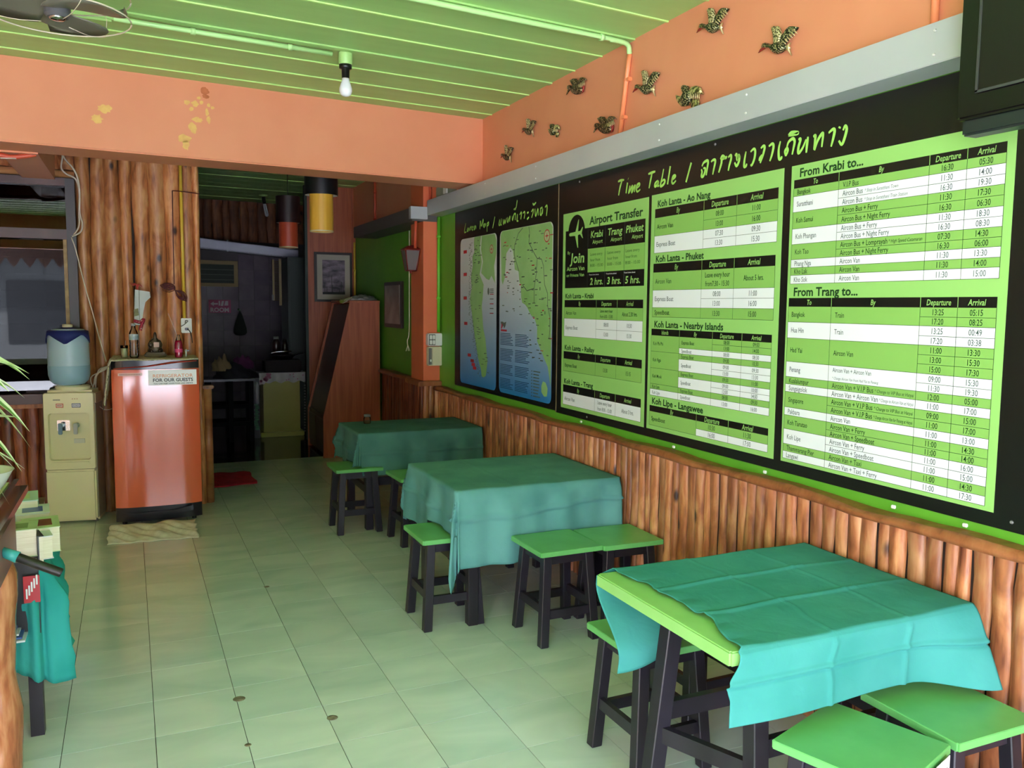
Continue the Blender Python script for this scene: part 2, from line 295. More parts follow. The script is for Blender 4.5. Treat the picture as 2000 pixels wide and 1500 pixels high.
# ------------------------------------------------------------------ structure
BA = .1056                                  # the beam, ceiling boards and kitchen wall stand six degrees off square
def bline(x, y0=5.71, x0=2.30): return y0+(x-x0)*math.tan(BA)
XW = 2.325
# ground outside, the street and the house across it (seen only in reflections)
st_ = thing('street', 'sunlit pale concrete street in front of the open shopfront', 'street', (0, -8, -.12), kind='structure')
obj('pavement', bx(B(), -16, 16, -16, -1.45, -.3, -.12), mat('street_concrete', (184, 186, 190), .8, (194, 196, 200), 2), st_)
# --- floor
fl = thing('floor', 'glossy pale green ceramic tile floor', 'floor', kind='structure')
TILE = mat('pale_green_marbled_tile', (188, 208, 198), .12, (214, 226, 216), 1.6, stretch=(1, 2.2, 1), detail=7, dist=1.2, rnd=.03, spec=.55, ramp=(.3, .7))
GROUT = mat('dark_grout', (44, 46, 36), .8)
KTILE = mat('dark_brown_kitchen_tile', (40, 32, 28), .10, (70, 62, 52), 2.2, stretch=(.6, 5, 1), detail=6, spec=.6)
obj('grout_bed', bx(B(), -2.75, 2.40, -1.45, 8.53, -.06, -.0025), GROUT, fl)
T = .30; ga = .0089; gc, gs = math.cos(ga), math.sin(ga)
def tpos(i, j):
    x = (i-.8624)*T; y = (j+11.5404)*T; return gc*x-gs*y, gs*x+gc*y
tb = B(); w = .1488
bx(tb, -w, w, -w, w, -.008, 0); pass
tile_me = bpy.data.meshes.new('tile'); tb.to_mesh(tile_me); tb.free(); tile_me.materials.append(TILE)
rest = B(); cnt = 0
for j in range(-17, 17):
    for i in range(-8, 9):
        x, y = tpos(i+.5, j+.5)
        if x > 2.36 or x < -2.65 or y < -1.4 or y > 8.5: continue
        if x < -.7 and y > 7.05: continue
        vis = y > 1.35 and -1.05 < x < 2.25 and (x > -.16*y-.1)
        if vis and cnt < 290:
            dupmesh(tile_me, 'tile', fl, (x, y, 0), (0, 0, ga)); cnt += 1
        else:
            g = B(); bx(g, -w, w, -w, w, -.008, 0); rotz(g, ga); bmesh.ops.translate(g, verts=g.verts, vec=(x, y, 0))
            me = bpy.data.meshes.new('t'); g.to_mesh(me); g.free(); rest.from_mesh(me); bpy.data.meshes.remove(me)
tag(obj('tile_field', rest, TILE, fl), kind='stuff')
kf = B(); bx(kf, -.6, 2.33, 8.53, 11.8, -.06, -.001); rotz(kf, 0)
obj('kitchen_floor_slab', kf, KTILE, fl)
# drilled bolt holes with rust marks in the joints
for bx_, by_, s in ((.322, 3.354, 1.1), (.629, 3.057, .95), (.608, 4.676, .7), (.312, 2.977, .55)):
    g = B(); lathe(g, [(.022*s, .0003), (.019*s, .0012), (.011*s, .0022), (.004*s, .0012)], (bx_, by_, 0), 14)
    obj('bolt_stub', g, mat('rusty_bolt', (92, 84, 66), .7, (140, 132, 108), 40), fl, smooth=True)
# --- ceiling: boards with raised beads, six degrees off square
ce = thing('ceiling', 'green painted board ceiling with thin raised beads', 'ceiling', kind='structure')
def strip(y0, w, z0, z1, xa, xb, back=False):
    ya = lambda x: y0+(x-2.30)*math.tan(BA)
    g = B(); ya0, yb0 = ya(xa), ya(xb); prism(g, [(xa, ya0, z0), (xb, yb0, z0), (xb, yb0+w, z0), (xa, ya0+w, z0)], (0, 0, z1-z0)); return g
y = 3.103-.305*15
ys = []
while y < 12.0: ys.append(y); y += .305
for q in ys:
    if q+.31 < -1.4: continue
    xb = 2.36 if q < 9.8 else 2.36
    if q < 5.72: obj('ceiling_board', strip(q+.004, .297, 2.89, 2.915, -2.72, 2.36), GREENC, ce)
    elif q > 5.9: obj('ceiling_board', strip(q+.004, .297, 2.89, 2.915, -.75, 2.36), GREENC, ce)
    wide = abs(q-(3.103+.305*2)) < .02 or abs(q-3.103+.305*7) < .02 or abs(q-(3.103+.305*5)) < .02
    bw = .045 if wide else .012
    if q < 5.72: obj('bead', strip(q-bw/2, bw, 2.882 if wide else 2.884, 2.9, -2.72, 2.36), GREENB if not wide else GREENC, ce)
    elif q > 5.9 and ys.index(q) % 3 == 0: obj('bead', strip(q-bw/2, bw, 2.884, 2.9, -.75, 2.36), GREENB, ce)
obj('roof_slab', bx(B(), -3.6, 3.2, -3.3, 12.4, 2.93, 3.1), GREY, ce)  # out of view; overhang past the shopfront lengthened to cut the high sky
# --- beam across the room
bm_ = thing('ceiling_beam', 'wide orange painted concrete beam crossing the room under the ceiling', 'beam', (0, 5.6, 2.43), kind='structure')
g = B(); t6 = math.tan(BA)
prism(g, [(-2.72, bline(-2.72), 2.43), (2.36, bline(2.36), 2.43), (2.36, bline(2.36)+.325, 2.43), (-2.72, bline(-2.72)+.325, 2.43)], (0, 0, .46))
bmesh.ops.bevel(g, geom=[e for e in g.edges if all(abs(v.co.z-2.43) < .001 for v in e.verts)], offset=.008, segments=2, affect='EDGES')
obj('beam_body', g, ORANGE, bm_)
# filler patches and stains on the beam face
def onbeam(x, z, rx, rz, m, jag=.25, n=18, nm='filler_patch'):
    g = B(); rnd = random.Random(int(x*1000+z*77)); pts = []
    for k in range(n):
        a = 2*PI*k/n; rr = 1+rnd.uniform(-jag, jag)
        px = x+rx*rr*math.cos(a); pts.append((px, bline(px)-.0015, z+rz*rr*math.sin(a)))
    vs = [g.verts.new(p) for p in pts]; g.faces.new(vs); obj(nm, g, m, bm_)
PATCH = mat('pale_filler', (228, 186, 104), .6, (222, 170, 98), 30)
STAIN = mat('brown_stain', (196, 108, 62), .6, (176, 92, 50), 30)
for p in ((-.137, 2.665, .034, .024), (-.178, 2.605, .028, .024), (.352, 2.755, .02, .018), (.33, 2.72, .013, .012), (.375, 2.79, .012, .009), (.39, 2.765, .011, .012),
          (.305, 2.757, .016, .013), (.43, 2.755, .01, .011), (.452, 2.742, .011, .009), (.42, 2.71, .009, .022), (.427, 2.67, .011, .022), (.362, 2.66, .03, .015),
          (.338, 2.61, .024, .03), (.29, 2.54, .038, .024), (.295, 2.505, .018, .03)): onbeam(*p[:4], PATCH)
onbeam(.41, 2.835, .024, .022, STAIN, .15, nm='stain'); onbeam(.415, 2.805, .02, .012, STAIN, .15, nm='stain')
# --- right wall
wr = thing('wall_right', 'green wall with orange band above and pole wainscot below', 'wall', (XW, 3, 0), kind='structure')
obj('plaster', bx(B(), XW, 2.55, -1.42, 9.9, 0, 2.95), GREENW, wr)
tr1 = thing('trim_1', 'orange painted band along the top of the right wall', 'wall band', (2.31, 3, 2.4), kind='structure')
obj('orange_band', bx(B(), 2.30, XW, -1.42, 9.69, 2.40, 2.93), ORANGE, tr1)
# pillar with its own wainscot
wpi = thing('wall_pillar', 'orange painted pillar standing out of the right wall', 'pillar', (2.25, 6.9, 0), kind='structure')
obj('pillar', bx(B(), 2.18, XW, 6.72, 7.06, 0, 2.93), ORANGE_D, wpi)
trw = thing('trim_2', 'wainscot of stained wooden poles with a wavy top rail on the right wall', 'wainscot', (2.3, 3, 0), kind='structure')
# --- poles
def log_mesh(seed, rad=.5, n=8, rings=9):
    rnd = random.Random(seed); bm = B(); R = []; ph = rnd.uniform(0, 6); amp = rnd.uniform(.02, .09)
    kn = [(rnd.uniform(.1, .9), rnd.uniform(0, PI), rnd.uniform(.06, .2)) for _ in range(rnd.choice((1, 2, 3)))]
    for i in range(rings):
        z = i/(rings-1); cx = amp*math.sin(ph+z*rnd.uniform(4, 7)); rr = rad*(1+.07*math.sin(ph*2+z*8)+rnd.uniform(-.05, .05)); ring = []
        for k in range(n+1):
            a = PI*k/n
            b = sum(h*math.exp(-((z-kz)/.05)**2-((a-ka)/.5)**2) for kz, ka, h in kn)
            ring.append(bm.verts.new((cx+math.cos(a)*rr*(1+b), -math.sin(a)*rr*.85*(1+b)-.12, z)))
        R.append(ring)
    for A, Z in zip(R, R[1:]):
        for k in range(n):
            q = bm.faces.new((A[k], Z[k], Z[k+1], A[k+1])); q.smooth = True
    bm.faces.new(R[-1]); bm.faces.new(R[0][::-1])
    me = bpy.data.meshes.new('pole'); bm.normal_update(); bm.to_mesh(me); bm.free(); return me
def logset(m): 
    L = []
    for s in range(9):
        me = log_mesh(s+11); me.materials.append(m); L.append(me)
    return L
LM_, LD_, LK_, LT_ = logset(LOG), logset(LOGD), logset(LOGK), logset(LOGT)
def mlen(me, h): return me
def poles(parent, L, p0, p1, z0, z1, wmean, face, seed=1, jitter=.012, depth=None, topj=0):
    """row of poles from p0 to p1 (plan points); face = angle the poles look towards"""
    rnd = random.Random(seed); p0 = Vector((*p0, 0)); p1 = Vector((*p1, 0)); D = (p1-p0).length; d = (p1-p0)/D; s = 0
    while s < D-.01:
        w_ = wmean*rnd.uniform(.82, 1.22)
        if D-s-w_ < wmean*.5: w_ = D-s
        c = p0+d*(s+w_/2); dz = rnd.uniform(-topj, topj)
        o = dupmesh(rnd.choice(L), 'pole', parent, (c.x, c.y, z0), (0, rnd.uniform(-jitter, jitter)*.4, face), (w_*1.06*rnd.choice((1, -1)), (depth or w_)*rnd.uniform(.8, 1.05), z1-z0+dz))
        s += w_
# wainscot on the right wall: curved faces look towards -x
FX = -PI/2
obj('backing', bx(B(), 2.317, XW, -1.3, 8.5, 0, .87), mat('gap_shade_backing', (34, 18, 12), .8), trw)  # dark sheet added so the gaps between poles look shaded
poles(trw, LM_, (2.338, 1.05), (2.338, 6.72), 0, .862, .058, FX, 3, depth=.075)
poles(trw, LM_, (2.338, -1.3), (2.338, 1.05), 0, .875, .075, FX, 5, depth=.075)
poles(trw, LD_, (2.338, 7.06), (2.338, 8.5), 0, .875, .062, FX, 4, depth=.075)
poles(wpi, LM_, (2.178, 6.715), (2.33, 6.715), 0, .89, .05, 0, 8, depth=.045)
poles(wpi, LD_, (2.175, 6.72), (2.175, 7.06), 0, .89, .06, FX, 9, depth=.045)
# wavy top rail
def rail(parent, ya, yb, x0, x1, z0, z1, seed, m=RAIL, horiz='y'):
    rnd = random.Random(seed); g = B(); n = int(abs(yb-ya)/.09)+2; ph = rnd.uniform(0, 9)
    A = []
    for i in range(n):
        t = i/(n-1); y = ya+(yb-ya)*t; k = .010*math.sin(ph+y*5)+.007*math.sin(ph*2+y*13)+rnd.uniform(-.003, .003); k2 = .006*math.sin(ph+y*7.7)+rnd.uniform(-.002, .002)
        P = [(x0+k, z0), (x0+k-.006, (z0+z1)/2), (x0+k+.004, z1+k2-.006), (x0+k+.014, z1+k2), (x1, z1+k2), (x1, z0)]
        A.append([g.verts.new((p[0], y, p[1]) if horiz == 'y' else (y, p[0], p[1])) for p in P])
    for a, z in zip(A, A[1:]):
        for k in range(6):
            q = g.faces.new((a[k], a[(k+1) % 6], z[(k+1) % 6], z[k])); q.smooth = k < 3
    g.faces.new(A[0]); g.faces.new(A[-1][::-1]); bmesh.ops.recalc_face_normals(g, faces=g.faces)
    return obj('top_rail', g, m, parent)
rail(trw, -1.3, 6.70, 2.256, XW, .850, .881, 1); rail(trw, 7.07, 8.5, 2.25, XW, .866, .905, 2, LOGD)
obj('pillar_rail', bx(B(), 2.12, 2.33, 6.66, 7.07, .885, .925, bev=.008), RAIL, wpi)
for y_, z_ in ((4.22, .893), (3.3, .892), (2.66, .890), (2.02, .890), (1.75, .893)):   # cable nails along the rail
    obj('cable_clip', bx(B(), 2.316, XW, y_-.008, y_+.008, z_, z_+.012, bev=.002), WHITE, trw)
# --- partition of poles beside the kitchen passage
wm = thing('wall_middle', 'partition of tall stained wooden poles between room and kitchen passage', 'wall', (-.5, 6.9, 0), kind='structure')
obj('core', bx(B(), -.36, .44, 6.893, 6.96, 0, 2.93), mat('gap_shade_backing', (34, 18, 12), .8), wm)  # dark colour stands in for shade between the tall poles
obj('core_low', bx(B(), -2.75, -.36, 6.885, 6.96, 0, .86), LOGK, wm)
obj('core_high', bx(B(), -2.75, -.36, 6.885, 6.96, 2.47, 2.93), LOGK, wm)
poles(wm, LT_, (-.385, 6.905), (.452, 6.905), 0, 2.62, .093, 0, 12, depth=.115, jitter=.008)
poles(wm, LD_, (-2.7, 6.885), (-.385, 6.885), 0, .80, .085, 0, 13, depth=.07)
poles(wm, LM_, (-2.7, 6.89), (-.39, 6.89), 2.50, 2.90, .095, 0, 14, depth=.07)
g = B(); bx(g, -2.7, -.40, 6.83, 6.96, .80, .835, bev=.006); obj('low_rail', g, RAIL, wm)
obj('window_head_pole', cyl(B(), (-2.7, 6.84, 2.475), (-.385, 6.84, 2.465), .026, n=12), LOG, wm)
obj('door_post', cyl(B(), (.478, 6.90, 0), (.478, 6.90, .90), .034, .032, 14), LOG, wm); obj('post_cap', bx(B(), .43, .525, 6.85, 6.95, .90, .925, bev=.006), RAIL, wm)
# --- window with a fixed upper pane and glass louvres below
w1 = thing('window_1', 'dark wood window with fixed top pane over glass louvres', 'window', (-.9, 6.87, .9), kind='structure')
FR = mat('window_frame_wood', (72, 50, 50), .4, (90, 62, 60), 6, stretch=(1, 1, .2)); FRD = mat('window_side_frame', (58, 54, 58), .45)
obj('window_head', bx(B(), -2.1, -.385, 6.81, 6.94, 2.38, 2.435, bev=.005), FR, w1)
obj('transom', bx(B(), -2.1, -.43, 6.81, 6.94, 2.005, 2.075, bev=.005), FR, w1)
obj('window_jamb', bx(B(), -.445, -.385, 6.80, 6.94, .87, 2.43, bev=.005), FRD, w1)
obj('window_sill', bx(B(), -2.1, -.385, 6.79, 6.95, .835, .905, bev=.008), FR, w1)
obj('mullion', bx(B(), -1.34, -1.28, 6.82, 6.93, .9, 2.43, bev=.005), FR, w1)
obj('louvre_holder', bx(B(), -.472, -.448, 6.83, 6.88, .93, 2.01), mat('bamboo_strip', (168, 140, 84), .5, (140, 110, 66), 20), w1)
PANE = glass('window_glass', (150, 160, 160), 1.5, 0, .4)
obj('pane', bx(B(), -1.28, -.445, 6.868, 6.872, 2.07, 2.385), PANE, w1)
obj('pane', bx(B(), -2.1, -1.34, 6.868, 6.872, 2.07, 2.385), PANE, w1)
for k in range(9):
    z = .99+k*.118
    g = B(); bx(g, -1.28, -.472, -.0025, .0025, -.062, .062); bmesh.ops.rotate(g, verts=g.verts, cent=(0, 0, 0), matrix=Matrix.Rotation(math.radians(-.6), 3, 'X'))
    bmesh.ops.translate(g, verts=g.verts, vec=(0, 6.86, z)); obj('louvre', g, PANE, w1)
# dark room behind the window
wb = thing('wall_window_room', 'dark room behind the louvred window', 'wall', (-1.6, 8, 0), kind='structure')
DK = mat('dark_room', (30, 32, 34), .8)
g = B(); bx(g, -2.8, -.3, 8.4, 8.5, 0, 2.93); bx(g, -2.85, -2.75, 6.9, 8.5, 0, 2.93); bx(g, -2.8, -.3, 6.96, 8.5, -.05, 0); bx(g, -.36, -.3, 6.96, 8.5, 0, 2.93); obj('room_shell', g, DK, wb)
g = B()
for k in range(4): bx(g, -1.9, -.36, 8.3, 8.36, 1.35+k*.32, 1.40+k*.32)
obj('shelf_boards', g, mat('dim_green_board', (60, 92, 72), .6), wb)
# --- left wall (outside the frame) closes the room; pale colour chosen to bounce light
wl = thing('wall_left', 'left wall of the shop outside the view, made pale orange to bounce light', 'wall', (-2.75, 3, 0), kind='structure')
obj('plaster', bx(B(), -2.95, -2.75, -1.42, 8.5, 0, 2.93), mat('light_bouncing_pale_orange', (238, 190, 158), .6), wl)
# --- kitchen passage
wk = thing('wall_back', 'kitchen back wall with grey tiles and a band of poles above', 'wall', (1, 11.6, 0), kind='structure')
ka = math.tan(BA)
g = B(); prism(g, [(-.8, 11.56-1.57*ka, 0), (2.6, 11.56+1.83*ka, 0), (2.6, 11.8+1.83*ka, 0), (-.8, 11.8-1.57*ka, 0)], (0, 0, 2.95)); obj('plaster', g, mat('dimmed_kitchen_plaster', (92, 86, 88), .7), wk)
KT = mat('dimmed_grey_lilac_tile', (104, 94, 106), .25, (120, 108, 118), 4, rnd=.05)  # tile and plaster darkened: the kitchen's weak light is put into their colour
tb = B(); bx(tb, -.097, .097, -.008, 0, -.097, .097, bev=.002); kt_me = bpy.data.meshes.new('wall_tile'); tb.to_mesh(kt_me); tb.free(); kt_me.materials.append(KT)
for i in range(9):
    for j in range(11):
        x = .52+i*.2; z = .1+j*.2
        if i < 4 and j in (9, 10): continue
        dupmesh(kt_me, 'wall_tile', wk, (x, 11.555+(x-.77)*ka, z), (0, 0, BA))
poles(wk, LK_, (.4, 11.53+(.4-.77)*ka), (2.2, 11.53+(2.2-.77)*ka), 2.36, 2.88, .105, BA, 21, depth=.08)
wk2 = thing('wall_kitchen_side', 'kitchen side wall hidden behind the pole partition', 'wall', (-.7, 9, 0), kind='structure')
obj('plaster', bx(B(), -.75, -.6, 6.9, 11.6, 0, 2.93), mat('dimmed_kitchen_plaster', (92, 86, 88), .7), wk2)
# plywood partition facing the room
wp = thing('wall_plywood', 'tall reddish plywood partition at the end of the passage', 'wall', (2.05, 9.72, 0), kind='structure')
obj('plywood_sheet', bx(B(), 1.765, 2.33, 9.70, 9.74, 0, 2.9), PLY, wp)
obj('corner_strip', bx(B(), 2.285, 2.33, 9.68, 9.70, 0, 2.9), PLY, wp)
obj('edge_post', bx(B(), 1.745, 1.775, 9.68, 9.76, 0, 2.9), mat('dark_green_post', (20, 44, 30), .5), wp)
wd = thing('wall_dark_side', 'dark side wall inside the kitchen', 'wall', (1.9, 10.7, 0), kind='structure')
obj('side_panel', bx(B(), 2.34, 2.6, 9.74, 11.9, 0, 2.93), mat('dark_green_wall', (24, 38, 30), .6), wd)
# short beam back to the window wall, with painted wiring under it
cb = thing('longitudinal_beam', 'short orange beam running back from the cross beam to the window wall', 'beam', (-.6, 6.2, 2.42), kind='structure')
obj('beam_body', bx(B(), -.705, -.505, bline(-.6)+.3, 6.90, 2.42, 2.93), ORANGE, cb)
g = B()
yb_ = bline(-.75)+.36
tube(g, bez([(-1.2, yb_, 2.405), (-.82, yb_, 2.412), (-.74, yb_, 2.418), (-.66, yb_, 2.40), (-.58, yb_, 2.41), (-.52, yb_, 2.425)], 5), .014, 8); obj('painted_wiring', g, mat('red_orange_pipe_paint', (206, 88, 60), .4), cb)
g = B(); tube(g, [(-.95, yb_-.01, 2.42), (-.80, yb_-.01, 2.424)], .004, 5); tube(g, [(-.70, yb_-.01, 2.388), (-.62, yb_-.01, 2.392)], .004, 5); obj('loose_wires', g, WIRE, cb)
# ------------------------------------------------------------------ printed boards on the right wall
RT, UP = (0, -1, 0), (0, 0, 1)
def flat(bm, y0, y1, z0, z1, x, mi=0):
    v = [bm.verts.new((x, y0, z0)), bm.verts.new((x, y1, z0)), bm.verts.new((x, y1, z1)), bm.verts.new((x, y0, z1))]
    bm.faces.new(v).material_index = mi
PM = [PG, PG2, PWH, BLACKP, PTX, PGR, PLN]      # 0 light green 1 row green 2 white 3 black 4 ink 5 grey ink 6 line
tt = thing('timetable_board', 'wide black transport timetable board with three green printed tables', 'sign', (XW, 3.0, .916))
obj('backing_sheet', bx(B(), XW-.006, XW, 1.28, 4.533, .916, 2.289), BLACKP, tt)
XB = XW-.0064
def panel(y0, y1, z0, z1, name='green_panel'):
    g = B(); bx(g, XB-.001, XB, y1, y0, z0, z1); return obj(name, g, PG, tt)
X1, X2, X3 = XB-.0014, XB-.0019, XB-.0024
def rows_from(cells_sizes, rows):
    """[(text, n, white)] -> [(ztop, zbot, text, white)]"""
    out = []; i = 0
    for t, n, w_ in cells_sizes: out.append((rows[i], rows[i+n], t, w_)); i += n
    return out
def table(g, cols, hz, heads, colcells, hh=.018, th=.0165, lefts=None, hspan=None):
    zt, zb = hz
    flat(g, cols[0], cols[-1], zb, zt, X1, 3)
    for c in cols[1:-1]: flat(g, c+.0012, c-.0012, zb+.001, zt, X2, 0)
    for k, hd in enumerate(heads):
        h_ = hh; put(g, hd, (X3, (cols[k]+cols[k+1])/2, (zt+zb)/2-h_/2), RT, UP, h_, None, 'C', .78, 0, .012, .18)
    for k, cells in enumerate(colcells):
        ya, yb = cols[k], cols[k+1]
        for (a, b_, t, w_) in cells:
            flat(g, ya, yb, b_, a, X1, 2 if w_ else 1)
            flat(g, ya, yb, b_-.0007, b_+.0007, X2, 6)
            lines = t.split('|'); 
            al = 'L' if (lefts and k in lefts) else 'C'
            hgt = th
            if len(lines) > 1: hgt = min(th, (a-b_)/(len(lines)*1.9))
            for q, s in enumerate(lines):
                big, _, small = s.partition('~')
                zc = (a+b_)/2+((len(lines)-1)/2-q)*hgt*1.75-hgt/2
                yy = (ya-.02) if al == 'L' else (ya+yb)/2
                if big: put(g, big, (X3, yy, zc), RT, UP, hgt, None, al, (.92 if (al == 'L' and k == 0 and th > .02) else .76), 5 if w_ else 4, .006)
                if small:
                    vs, fs, xa, xb = glyphs(big, -.004, 0); off = (xb-xa)*hgt/CAPH*.74+.012 if big else 0
                    av = yy-off-yb-.006; hs = hgt*.62
                    vs, fs, xa, xb = glyphs(small, 0, .2); ww = (xb-xa)*hs/CAPH*.8
                    put(g, small, (X3, yy-off, zc+(.002 if big else 0)), RT, UP, hs, min(av, ww), 'L', .8, 5 if w_ else 4, 0, .2)
        flat(g, yb+.0008, yb-.0008, min(c[1] for c in cells), zb, X2, 6)
    zz = min(c[1] for cc in colcells for c in cc)
    flat(g, cols[0]+.0008, cols[0]-.0008, zz, zb, X2, 6)
def times(s, rows, whites): 
    return [(rows[i], rows[i+1], t, whites[i]) for i, t in enumerate(s.split())]
def title(g, s, y, y1, z, h): put(g, s, (X3, y, z), RT, UP, h, y-y1, 'L', 1, 4, .025)
# --- first panel: airport transfer, Krabi, Railay, Trang
p1 = panel(4.470, 3.560, .957, 2.102)
g = B()
title(g, 'Airport Transfer', 4.153, 3.608, 2.016, .042)
flat(g, 4.438, 4.168, 1.668, 2.0, X1, 3); flat(g, 4.168, 3.586, 1.883, 2.0, X1, 3); flat(g, 4.168, 3.586, 1.668, 1.752, X1, 3)
flat(g, 4.168, 3.586, 1.752, 1.883, X1, 1)
v = [g.verts.new((X1-.0001, 4.305+.1*math.cos(a), 1.985+.1*math.sin(a))) for a in [2*PI*k/40 for k in range(40)]]; g.faces.new(v).material_index = 3
for c in (4.168, 3.976, 3.779): flat(g, c+.0014, c-.0014, 1.668, 2.0, X2, 5); flat(g, c+.0014, c-.0014, 1.752, 1.883, X2-.0001, 6)
flat(g, 3.5875, 3.586, 1.668, 2.0, X2, 6)
# aeroplane pointing left
def poly(g, P, mi, x=None):
    v = [g.verts.new((x or X2, y, z)) for y, z in P]; g.faces.new(v).material_index = mi
poly(g, [(4.395, 1.977), (4.385, 1.986), (4.30, 1.990), (4.243, 1.990), (4.238, 1.983), (4.243, 1.975), (4.30, 1.966), (4.385, 1.968)], 0)
poly(g, [(4.318, 1.986), (4.283, 2.056), (4.276, 2.056), (4.286, 1.986)], 0, X2-.0001); poly(g, [(4.322, 1.970), (4.290, 1.897), (4.281, 1.897), (4.286, 1.970)], 0, X2-.0001)
poly(g, [(4.262, 1.988), (4.235, 2.010), (4.227, 2.010), (4.238, 1.986)], 0, X2-.0001); poly(g, [(4.262, 1.972), (4.233, 1.948), (4.226, 1.948), (4.238, 1.974)], 0, X2-.0001)
put(g, 'By', (X3, 4.408, 1.865), RT, UP, .016, .034, 'L', 1, 0, .01); put(g, 'Join', (X3, 4.381, 1.812), RT, UP, .054, .176, 'L', 1, 0, .025, .12)
put(g, 'Aircon Van', (X3, 4.416, 1.768), RT, UP, .023, .214, 'L', 1, 0, .02); put(g, 'or Private Van', (X3, 4.418, 1.733), RT, UP, .018, .211, 'L', 1, 0, .015)
for nm, ya, yb, hrs, w2 in (('Krabi', 4.136, 4.0, '2 hrs.', 4.116), ('Trang', 3.948, 3.80, '3 hrs.', 3.92), ('Phuket', 3.765, 3.60, '5 hrs.', 3.71)):
    put(g, nm, (X3, ya, 1.942), RT, UP, .036, ya-yb, 'L', 1, 0, .02, .12); put(g, 'Airport', (X3, w2, 1.908), RT, UP, .02, w2-yb-.004, 'L', 1, 0, .012, .12)
    for q, s in enumerate(('Leave every', 'hour from', '8:00 - 15:00')): put(g, s, (X3, ya, 1.843-q*.031), RT, UP, .0165, (.132, .108, .14)[q], 'L', 1, 4, -.008)
    put(g, 'Travel time about', (X3, ya+.012, 1.735), RT, UP, .0075, .108, 'L', 1, 2, 0, .15)
    put(g, hrs, (X3, ya, 1.683), RT, UP, .036, .143, 'L', 1, 0, .018, .12)
title(g, 'Koh Lanta - Krabi', 4.428, 4.092, 1.608, .027)
lab = 'Leave every hour|from %s - 15:00'
table(g, [4.440, 4.061, 3.839, 3.590], (1.599, 1.556), ['By', 'Departure', 'Arrival'],
      [[(1.556, 1.491, 'Aircon Van', 0), (1.491, 1.385, 'Express Boat', 1)],
       [(1.556, 1.491, lab % '6:00', 0), (1.491, 1.437, '08:00', 1), (1.437, 1.385, '13:00', 1)],
       [(1.556, 1.491, 'About 2.30 hrs.', 0), (1.491, 1.437, '10:30', 1), (1.437, 1.385, '15:30', 1)]], .022, .021, (0,))
title(g, 'Koh Lanta - Railay', 4.428, 4.072, 1.306, .027)
table(g, [4.442, 4.061, 3.839, 3.590], (1.296, 1.252), ['By', 'Departure', 'Arrival'],
      [[(1.252, 1.179, 'Express Boat', 0)], [(1.252, 1.179, '13:30', 0)], [(1.252, 1.179, '15:15', 0)]], .022, .021, (0,))
title(g, 'Koh Lanta - Trang', 4.428, 4.081, 1.106, .027)
table(g, [4.443, 4.061, 3.839, 3.590], (1.097, 1.053), ['By', 'Departure', 'Arrival'],
      [[(1.053, .979, 'Aircon Van', 1)], [(1.053, .979, lab % '8:00', 1)], [(1.053, .979, 'About 3 hrs.', 1)]], .022, .021, (0,))
obj('airport_and_krabi_print', g, PM, p1)
# --- second panel
p2 = panel(3.535, 2.611, .958, 2.106)
g = B()
title(g, 'Koh Lanta - Ao Nang', 3.479, 3.069, 2.044, .030)
table(g, [3.502, 3.114, 2.888, 2.638], (2.036, 1.993), ['By', 'Departure', 'Arrival'],
      [[(1.993, 1.906, 'Aircon Van', 0), (1.906, 1.824, 'Express Boat', 1)],
       times('08:00 13:00 07:30 13:30', [1.993, 1.949, 1.906, 1.866, 1.824], (0, 0, 1, 1)), times('11:00 16:00 09:30 15:30', [1.993, 1.949, 1.906, 1.866, 1.824], (0, 0, 1, 1))], .024, .022, (0,))
title(g, 'Koh Lanta - Phuket', 3.484, 3.104, 1.780, .030)
table(g, [3.505, 3.117, 2.893, 2.641], (1.773, 1.730), ['By', 'Departure', 'Arrival'],
      [[(1.730, 1.644, 'Aircon Van', 0), (1.644, 1.560, 'Express Boat', 1), (1.560, 1.514, 'Speedboat', 0)],
       [(1.730, 1.644, 'Leave every hour|from7:30 - 15:30', 0), (1.644, 1.602, '08:00', 1), (1.602, 1.560, '13:00', 1), (1.560, 1.514, '13:30', 0)],
       [(1.730, 1.644, 'About 5 hrs.', 0), (1.644, 1.602, '11:00', 1), (1.602, 1.560, '16:00', 1), (1.560, 1.514, '15:00', 0)]], .024, .022, (0,))
title(g, 'Koh Lanta - Nearby Islands', 3.483, 2.952, 1.464, .030)
R_ = [1.424, 1.400, 1.372, 1.346, 1.320, 1.290, 1.264, 1.236, 1.210, 1.186, 1.160, 1.128]; Wt = (0, 0, 1, 0, 1, 1, 0, 1, 1, 0, 1)
table(g, [3.509, 3.273, 3.025, 2.827, 2.645], (1.456, 1.424), ['Islands', 'By', 'Departure', 'Arrival'],
      [rows_from([('Koh Phi Phi', 3, 0), ('Koh Ngai', 3, 0), ('Koh Mook', 3, 0), ('Koh Jum', 1, 0), ('Koh Lipe', 1, 1)], R_),
       rows_from([('Express Boat', 2, 0), ('Speedboat', 1, 1), ('Express Boat', 1, 0), ('Speedboat', 2, 1), ('Express Boat', 1, 0), ('Speedboat', 2, 1), ('Express Boat', 1, 0), ('Speedboat', 1, 1)], R_),
       times('08:00 13:00 08:00 09:00 09:00 13:00 09:00 09:00 13:00 08:00 13:00', R_, Wt),
       times('09:00 14:00 08:30 10:30 09:30 13:30 11:00 10:00 14:00 09:00 16:00', R_, Wt)], .019, .0165, (0, 1))
title(g, 'Koh Lipe - Langawee', 3.488, 3.076, 1.086, .030)
table(g, [3.510, 3.125, 2.897, 2.646], (1.077, 1.047), ['By', 'Departure', 'Arrival'],
      [[(1.047, .979, 'Speedboat', 0)], [(1.047, 1.011, '10:30', 0), (1.011, .979, '16:00', 1)], [(1.047, 1.011, '11:30', 0), (1.011, .979, '17:00', 1)]], .022, .021, (0,))
